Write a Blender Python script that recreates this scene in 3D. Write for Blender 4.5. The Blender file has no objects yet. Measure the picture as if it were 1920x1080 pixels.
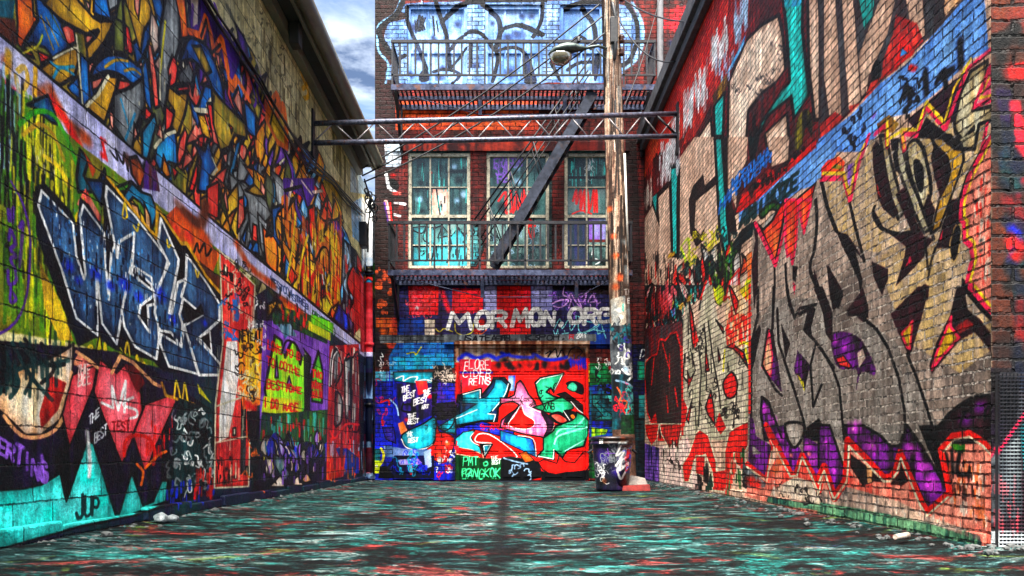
import bpy, math, random, re
import numpy as np
random.seed(7)
RNG = np.random.default_rng(5)
C = bpy.context.scene.collection

# ------------------------------------------------------------------ survey of the alley (metres, camera at x=0, y=0)
F, CX, CY, H = 1700.0, 955.0, 850.0, 0.46
D = 16.19                    # rear brick building
XL, XR = -2.52, 2.42         # block wall and brick warehouse wall
YC = 4.556                   # near corner of the warehouse

def at(px, py, y):
    """point at distance y seen at photo pixel px, py"""
    return ((px - CX) * y / F, y, H + (CY - py) * y / F)

# ------------------------------------------------------------------ spray paint: vector shapes on each wall
class Palette(dict):
    def __missing__(s, h): return np.array([int(h[i:i + 2], 16) / 255 for i in (0, 2, 4)], np.float32)
COL = Palette()
for line in '''k 0a0a0d|slate 40607e|slate2 1a2a42|spink e0626a|spink2 c84650|wcrm cdc092|wcrm2 a2966c|w f4f2ec|whit dfe2e4|wpale cdbda8|greyw 97957f|cream cfc8ac|grey 84898a|greyd 45484c|pale d8c4b4|olive a8862a|gold cc9a24|moss 5b612c|olv2 7d741c
blue 1f6fb0|dblue 123a66|sky 4f93cf|navy 24466c|dnavy 0c1730|royal 1c3fc4|royal2 2436c0|lblu 9db9d6|teal 1a6272|teal2 2585a8|teal3 2aa39c|teal4 1fa59f|teal5 157873|tealx 12646c|dteal 123c3e|lteal 4fc4bc
aqua 08d8c4|aqua2 8fe0e6|aqua3 5fb5a8|orange e8721f|orng2 e06a3a|orng c26a26|rust b4501c|brown 5e3218|red2 e0433a|red3 dc2318|red4 b4211f|redb cf2440|redd a8180f|dred 75161c|brick c8483a|salm ee8f7e|salm2 d07a6c|peach e2a376|pinky dc5c66
pink e0305c|pinkw f0bcb4|pinkx e88aaa|pinkx2 c2588c|purple 58308a|dpur 2b1740|violet 8f66c0|violet2 c79be0|lav a9a9dc|lav2 c3c0e0|bpurp 402a80|yel f2c434|yel2 d0c62a|lime b9d625|lgrn 62c41c|grn 4e7d16|grn2 3d8a1c|dgrn 0c5528
dgrn2 063018|gtxt 5fe0a0|tan d4b09c|tan2 b0907e|dbrown 3c2526|dkbr 3a1a1a|dk 1a1014|dkr 3c1622|band 7aa2e6|band2 587fc0|mbrn a29084|mbrn2 6a605a|mtan b89c70|mgrey 8c8680|greyw2 a09a90|purp2 7a2490|purp3 d858d8|lmos 7ea884
bbrick 74302a|bbrick2 3c1d20|bdark 33201c|bglow a04430|bfill 58749f|bfill2 93aad2|blu3 8fc4ec|bgrey 5d6f94|bdark2 2c3a5c|bk 12131f|bpane 4c6c6a|bpane2 2a4042|bpane3 809894|bpd 122426|cyan2 3c90a0|cyan3 1fa0b8|cyan4 5fd6dc|bvio 3a3a66|bvio2 8484b4
bblu 1d4c94|bblu2 2779b4|bcyan 27a2b4|bblue 1c2eb0|bnavy 101650|bdk 11131c|dkpur 42163c|green1 128058|green2 3fae86|green3 1f9a70|mint 9be8d0|wood 86685a|wood2 5a463c|wood3 b09c8a|wood4 382a22|canp 3a2c52|orng9 d07028
bluet 2f78c4'''.replace('\n', '|').split('|'):
    _n, _h = line.split()
    COL[_n] = np.array([int(_h[i:i + 2], 16) / 255 for i in (0, 2, 4)], np.float32)
ZOOM = dict(A=(3, 0, 0), B=(3, 0, 340), C=(2.571, 0, 660), D=(3, 360, 0), E=(3.375, 400, 340), F=(3.176, 380, 620), G=(4.5, 690, 0), H=(4, 970, 0),
            I=(3.6, 690, 230), J=(3.857, 970, 250), K=(4.907, 690, 500), L2=(4.91, 940, 500), M=(4.5, 690, 690), N=(4.5, 940, 690), O=(3.858, 1180, 0),
            P=(3.858, 1540, 0), Q=(3.6, 1180, 260), R=(3.6, 1540, 260), S=(3.858, 1180, 540), T=(3.858, 1540, 540), U=(3.858, 1180, 800), V=(3.858, 1540, 800), W1=(4.154, 1380, 380))
FONT = {  # single stroke letters on a 4 x 6 grid
    'A': '0 0 2 6 4 0|1 2 3 2', 'B': '0 0 0 6 3 6 4 5 3 3 0 3|3 3 4 2 4 1 3 0 0 0', 'C': '4 5 3 6 1 6 0 4 0 2 1 0 3 0 4 1', 'D': '0 0 0 6 2 6 4 4 4 2 2 0 0 0',
    'E': '4 6 0 6 0 0 4 0|0 3 3 3', 'F': '4 6 0 6 0 0|0 3 3 3', 'G': '4 5 3 6 1 6 0 4 0 1 1 0 3 0 4 1 4 3 2 3', 'H': '0 0 0 6|4 0 4 6|0 3 4 3', 'I': '2 0 2 6',
    'J': '4 6 4 1 3 0 1 0 0 1', 'K': '0 0 0 6|4 6 0 3 4 0', 'L': '0 6 0 0 4 0', 'M': '0 0 0.6 6 2 2 3.4 6 4 0', 'N': '0 0 0 6 4 0 4 6', 'O': '1 0 0 2 0 4 1 6 3 6 4 4 4 2 3 0 1 0',
    'P': '0 0 0 6 3 6 4 5 4 4 3 3 0 3', 'R': '0 0 0 6 3 6 4 5 4 4 3 3 0 3|2 3 4 0', 'S': '4 5 3 6 1 6 0 5 0 4 4 2 4 1 3 0 1 0 0 1', 'T': '0 6 4 6|2 6 2 0', 'U': '0 6 0 1 1.2 0 2.8 0 4 1 4 6',
    'V': '0 6 2 0 4 6', 'W': '0 6 1 0 2 4 3 0 4 6', 'X': '0 0 4 6|0 6 4 0', 'Y': '0 6 2 3 4 6|2 3 2 0', 'Z': '0 6 4 6 0 0 4 0', '.': '1.8 0 2.2 0.5', '_': '',
    '0': '1 0 0 2 0 4 1 6 3 6 4 4 4 2 3 0 1 0', '1': '1 5 2 6 2 0', '2': '0 5 1 6 3 6 4 5 4 4 0 0 4 0', '3': '0 6 4 6 2 4 4 2 3 0 0 0.5'}

def spline(P, closed):
    P = np.asarray(P, float); n = len(P)
    if n < 3: return P
    out = []
    for i in range(n if closed else n - 1):
        a, b, c, d = (P[(i + k) % n] if closed else P[min(max(i + k, 0), n - 1)] for k in (-1, 0, 1, 2))
        for t in (0, .25, .5, .75):
            out.append(.5 * (2 * b + (c - a) * t + (2 * a - 5 * b + 4 * c - d) * t * t + (3 * b - a - 3 * c + d) * t ** 3))
    if not closed: out.append(P[-1])
    return np.array(out)

def vnoise(h, w, cy, cx):
    g = RNG.random((cy + 2, cx + 2)).astype(np.float32)
    y = np.linspace(0, cy, h, dtype=np.float32); x = np.linspace(0, cx, w, dtype=np.float32)
    iy = np.minimum(y.astype(int), cy); ix = np.minimum(x.astype(int), cx)
    fy = (y - iy)[:, None]; fx = (x - ix)[None]
    fy = fy * fy * (3 - 2 * fy); fx = fx * fx * (3 - 2 * fx)
    r0, r1 = g[iy], g[iy + 1]
    return (r0[:, ix] * (1 - fx) + r0[:, ix + 1] * fx) * (1 - fy) + (r1[:, ix] * (1 - fx) + r1[:, ix + 1] * fx) * fy

class Canvas:
    """the painted face of one wall in its own metres: u along the wall, v up"""
    def __init__(s, name, kind, k, u0, u1, v0, v1, res, wide=1.0, base=(.4, .36, .32)):
        s.name, s.kind, s.k, s.u0, s.u1, s.v0, s.v1, s.res, s.wide = name, kind, k, u0, u1, v0, v1, res, wide
        s.w, s.h = int((u1 - u0) * res), int((v1 - v0) * res)
        s.im = np.zeros((s.h, s.w, 4), np.float32); s.im[:] = base + (1,)
        a, b = u1 - u0, v1 - v0
        n = .5 * vnoise(s.h, s.w, int(b * 3), int(a * 3)) + .3 * vnoise(s.h, s.w, int(b * 9), int(a * 9)) + .2 * vnoise(s.h, s.w, int(b * 28), int(a * 28))
        n2 = vnoise(s.h, s.w, int(b * 2), int(a * 22))
        s.n = np.clip((.68 * n + .32 * n2 - .5) * 2.6 + .42, 0, 1)
    def pt(s, px, py):
        if s.kind == 'side':             # wall along the alley at x = k
            y = s.k * F / (px - CX); y = y if 0 < y < 60 else 60.0
            u = y
        else:                            # wall across the alley at y = k
            y = s.k; u = (px - CX) * y / F
        v = H + (CY - py) * y / F
        asp = min(4.2, max(1.0, .85 * y / abs(s.k))) if s.kind == 'side' else 1.0
        return (u - s.u0) * s.res, (v - s.v0) * s.res, y / F * s.res, asp
    def conv(s, P): return np.array([s.pt(x, y) for x, y in P])
    def box(s, x0, x1, y0, y1):
        return max(0, int(x0)), min(s.w, int(x1) + 2), max(0, int(y0)), min(s.h, int(y1) + 2)
    def poly(s, P, c1, c2=None, a=1.0, fade=0.0):
        Q = s.conv(P)[:, :2]
        x0, x1, y0, y1 = s.box(Q[:, 0].min() - 1, Q[:, 0].max() + 1, Q[:, 1].min() - 1, Q[:, 1].max() + 1)
        if x1 <= x0 or y1 <= y0: return
        X = np.arange(x0, x1, dtype=np.float32)[None] + .5; Y = np.arange(y0, y1, dtype=np.float32)[:, None] + .5
        m = np.zeros((y1 - y0, x1 - x0), bool)
        for (ax, ay), (bx, by) in zip(Q, np.roll(Q, -1, 0)):
            if ay == by: continue
            r0 = max(0, int(min(ay, by) - y0 - .5)); r1 = min(y1 - y0, int(max(ay, by) - y0 + 1))
            if r1 <= r0: continue
            yy = Y[r0:r1]
            m[r0:r1] ^= ((ay <= yy) != (by <= yy)) & (X < ax + (yy - ay) * (bx - ax) / (by - ay))
        m = m.astype(np.float32)
        p = np.pad(m, 1, mode='edge'); m = (p[:-2, 1:-1] + p[2:, 1:-1] + p[1:-1, :-2] + p[1:-1, 2:] + 2 * m) / 6
        t = s.n[y0:y1, x0:x1, None]
        if fade:                       # sprayed fade: thin pale coat in the middle of a letter, heavier coat along its outline
            b = m
            for ax in (0, 1, 0, 1):
                r = max(2, min(9 if ax == 0 else 16, b.shape[ax] // 5)); q = np.cumsum(np.pad(b, [(r + 1, r) if i == ax else (0, 0) for i in (0, 1)]), axis=ax)
                b = (q[2 * r + 1:] - q[:-2 * r - 1] if ax == 0 else q[:, 2 * r + 1:] - q[:, :-2 * r - 1]) / (2 * r + 1)
            b = np.clip(b[..., None], 0, 1)
        c = c1 if c2 is None else c1 * (1 - t) + c2 * t
        if c2 is None: c = c * (1.08 - .25 * t)
        if fade: c = c * (1 - fade * .9 + fade * 1.2 * b) + fade * .3 * np.clip(b - .6, 0, 1)
        R = s.im[y0:y1, x0:x1]; R[..., :3] += (c - R[..., :3]) * m[..., None]; R[..., 3] += (a - R[..., 3]) * m
    def stroke(s, P, c, w, soft=False, op=1.0):
        Q = s.conv(P); rad = Q[:, 2] * w * .5 * s.wide
        pad = (rad * Q[:, 3]).max() * (1.8 if soft else 1) + 2
        x0, x1, y0, y1 = s.box(Q[:, 0].min() - pad, Q[:, 0].max() + pad, Q[:, 1].min() - pad, Q[:, 1].max() + pad)
        if x1 <= x0 or y1 <= y0: return
        A = np.zeros((y1 - y0, x1 - x0), np.float32)
        for i in range(len(Q) - 1):
            (ax, ay, _, ka), (bx, by, _, kb) = Q[i], Q[i + 1]; r = .5 * (rad[i] + rad[i + 1]); ka = .5 * (ka + kb)
            g = r * ka * (1.8 if soft else 1) + 2
            sx0, sx1, sy0, sy1 = s.box(min(ax, bx) - g, max(ax, bx) + g, min(ay, by) - g, max(ay, by) + g)
            if sx1 <= sx0 or sy1 <= sy0: continue
            X = np.arange(sx0, sx1, dtype=np.float32)[None] + .5; Y = np.arange(sy0, sy1, dtype=np.float32)[:, None] + .5
            dx, dy = (bx - ax) / ka, by - ay; L = dx * dx + dy * dy + 1e-6; X = (X - ax) / ka     # a broad flat cap: wider along the wall
            t = np.clip((X * dx + (Y - ay) * dy) / L, 0, 1)
            d = np.sqrt((X - t * dx) ** 2 + (Y - ay - t * dy) ** 2)
            al = np.clip(1.25 - d / (r * 1.4 + .5), 0, 1) if soft else np.clip((r - d) / max(1.0, r * .22) + .6, 0, 1)
            sub = A[sy0 - y0:sy1 - y0, sx0 - x0:sx1 - x0]; np.maximum(sub, al, out=sub)
        A *= op * (.68 + .5 * (1 - s.n[y0:y1, x0:x1])); np.clip(A, 0, 1, out=A)
        R = s.im[y0:y1, x0:x1]; R[..., :3] += (c - R[..., :3]) * A[..., None]; R[..., 3] += (1 - R[..., 3]) * A
    def dab(s, p, c, r):
        x, y, k, ka = s.pt(*p); r = r * k; rx = r * max(s.wide, ka)
        x0, x1, y0, y1 = s.box(x - 1.6 * rx, x + 1.6 * rx, y - 1.6 * r, y + 1.6 * r)
        if x1 <= x0 or y1 <= y0: return
        X = np.arange(x0, x1)[None]; Y = np.arange(y0, y1)[:, None]
        d = np.sqrt(((X - x) / rx) ** 2 + ((Y - y) / r) ** 2) + (s.n[y0:y1, x0:x1] - .5) * .5
        A = np.clip(1.25 - d, 0, 1) ** 1.3 * .9
        R = s.im[y0:y1, x0:x1, :3]; R += (c - R) * A[..., None].astype(np.float32)

def outline(tok):
    for n in range(len(tok) - 1, 0, -1):
        if tok[:n] in COL and tok[n:].replace('.', '').isdigit(): return COL[tok[:n]], float(tok[n:])
    return None

def quad_pts(Q, n, rnd):
    for _ in range(n):
        a, b = rnd.random(), rnd.random()
        yield tuple((Q[0][i] * (1 - a) + Q[1][i] * a) * (1 - b) + (Q[3][i] * (1 - a) + Q[2][i] * a) * b for i in (0, 1))

def paint(text, canvases):
    rnd = random.Random(11); cv = None; z = (1, 0, 0)
    for line in text.strip().splitlines():
        t = line.split()
        if not t: continue
        op = t[0]
        if op == 'w': cv = canvases[t[1]]; continue
        if op == 'z':
            z = ZOOM[t[1]] if t[1] in ZOOM else tuple(float(q) for q in t[1:4]); continue
        zs, zx, zy = z
        tr = lambda v: [(zx + v[i] / zs, zy + v[i + 1] / zs) for i in range(0, len(v) - 1, 2)]
        if op in ('p', 'ps'):
            fill, _, al = t[1].partition('@'); c = fill.split('/')
            k0 = 2; ol = None
            if not re.match(r'^-?[\d.]+$', t[2]): ol = outline(t[2]); k0 = 3
            P = tr([float(q) for q in t[k0:]])
            if op == 'ps': P = spline(P, True)
            cv.poly(P, COL[c[0]], COL[c[1]] if len(c) > 1 else None, float(al) if al else 1.0, .5 if ol else .12)
            if ol: cv.stroke(list(P) + [P[0]], ol[0], ol[1] / zs)
        elif op in ('l', 'ls', 'la'):
            P = tr([float(q) for q in t[3:]])
            if op != 'l': P = spline(P, False)
            cv.stroke(P, COL[t[1]], float(t[2]) / zs, soft=op == 'la')
        elif op == 'd':
            for p in tr([float(q) for q in t[3:]]): cv.dab(p, COL[t[1]], float(t[2]) / zs)
        elif op == 't':
            w, h0, x0, y0, x1, y1, h1 = (float(q) for q in t[2:9]); s = t[9]; n = len(s)
            for i, ch in enumerate(s):
                jx, jy, js, jl = rnd.gauss(0, .03), rnd.gauss(0, .06), rnd.gauss(1, .08), rnd.gauss(.06, .08); jw = rnd.uniform(.85, 1.25)
                for st in FONT[ch].split('|'):
                    v = [float(q) for q in st.split()]; P = []
                    for a, b in zip(v[::2], v[1::2]):
                        a += rnd.gauss(0, .11) + jl * b; b = b * js + jy * 6 + rnd.gauss(0, .13)
                        f = (i + .1 + jx + .2 * a * .95) / n
                        P.append((x0 + (x1 - x0) * f, y0 + (y1 - y0) * f - (h0 + (h1 - h0) * f) * b / 6))
                    if P:
                        P = tr([q for p in P for q in p])
                        if ch in 'CDGOS0238': P = spline(P, False)
                        cv.stroke(P, COL[t[1]], w / zs * jw)
        elif op == 'v':
            n, ln, w = int(t[2]), float(t[3]), float(t[4]); Q = tr([float(q) for q in t[5:]])
            for x, y in quad_pts(Q, n, rnd):
                l2 = ln / zs * (.3 + .9 * rnd.random()); j = (rnd.random() - .5) * l2 * .1
                P = [(x, y - l2 / 2), (x + j * .4, y), (x + j, y + l2 / 2)]
                cv.stroke(P, COL[t[1]], w / zs * (.4 + .9 * rnd.random()), op=.45 + .5 * rnd.random())
        elif op == 'h':            # crowd of pointed shards: colours n length outline-width quad
            cs = t[1].split(','); n, ln, ow = int(t[2]), float(t[3]) / zs, float(t[4]) / zs; Q = tr([float(q) for q in t[5:]])
            for x, y in quad_pts(Q, n, rnd):
                L2 = ln * rnd.uniform(.5, 1.3) / 2; wd = L2 * rnd.uniform(.10, .30); a = rnd.gauss(0, .2); ca, sa = math.cos(a), math.sin(a); bow = rnd.uniform(-.45, .45) * L2; hk = rnd.uniform(-.5, .5) * L2; tp = rnd.uniform(.3, .75); side = []
                for sg in (1, -1):       # a bent, tapering ribbon: left and right bank of its spine
                    for i in range(8):
                        q = i / 7; k = wd * min(1, (q / tp) ** .7 if q < tp else ((1.001 - q) / (1 - tp)) ** .6); side.append((bow * (1 - (2 * q - 1) ** 2) + hk * q ** 3 + sg * k, (2 * q - 1) * L2))
                sh = side[:8] + side[:7:-1]
                P = [(x + (p * ca - q * sa), y + (p * sa + q * ca)) for p, q in sh]
                c = rnd.choice(cs).split('/'); cv.poly(P, COL[c[0]], COL[c[-1]], 1.0, .55); cv.stroke(list(P) + [P[0]], COL['k'], ow)
                if rnd.random() < .45: cv.stroke([P[2], P[3], P[4], P[5]], COL[rnd.choice(('cream', 'pale', 'yel2', 'teal2'))], ow * .8)
        elif op == 's':
            n, w, size = int(t[2]), float(t[3]) / zs, float(t[4]) / zs; Q = tr([float(q) for q in t[5:]])
            for x, y in quad_pts(Q, n, rnd):
                P = []; a = rnd.random() * 6.3
                for _ in range(rnd.randint(4, 7)):
                    P.append((x, y)); a += rnd.uniform(.7, 2.4) * rnd.choice((1, 1, -1)); q = size * rnd.uniform(.25, .7)
                    x += math.cos(a) * q * .7; y += math.sin(a) * q
                cv.stroke(spline(P, False), COL[t[1]], w * rnd.uniform(.6, 1.1), op=.6 + .4 * rnd.random())

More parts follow.
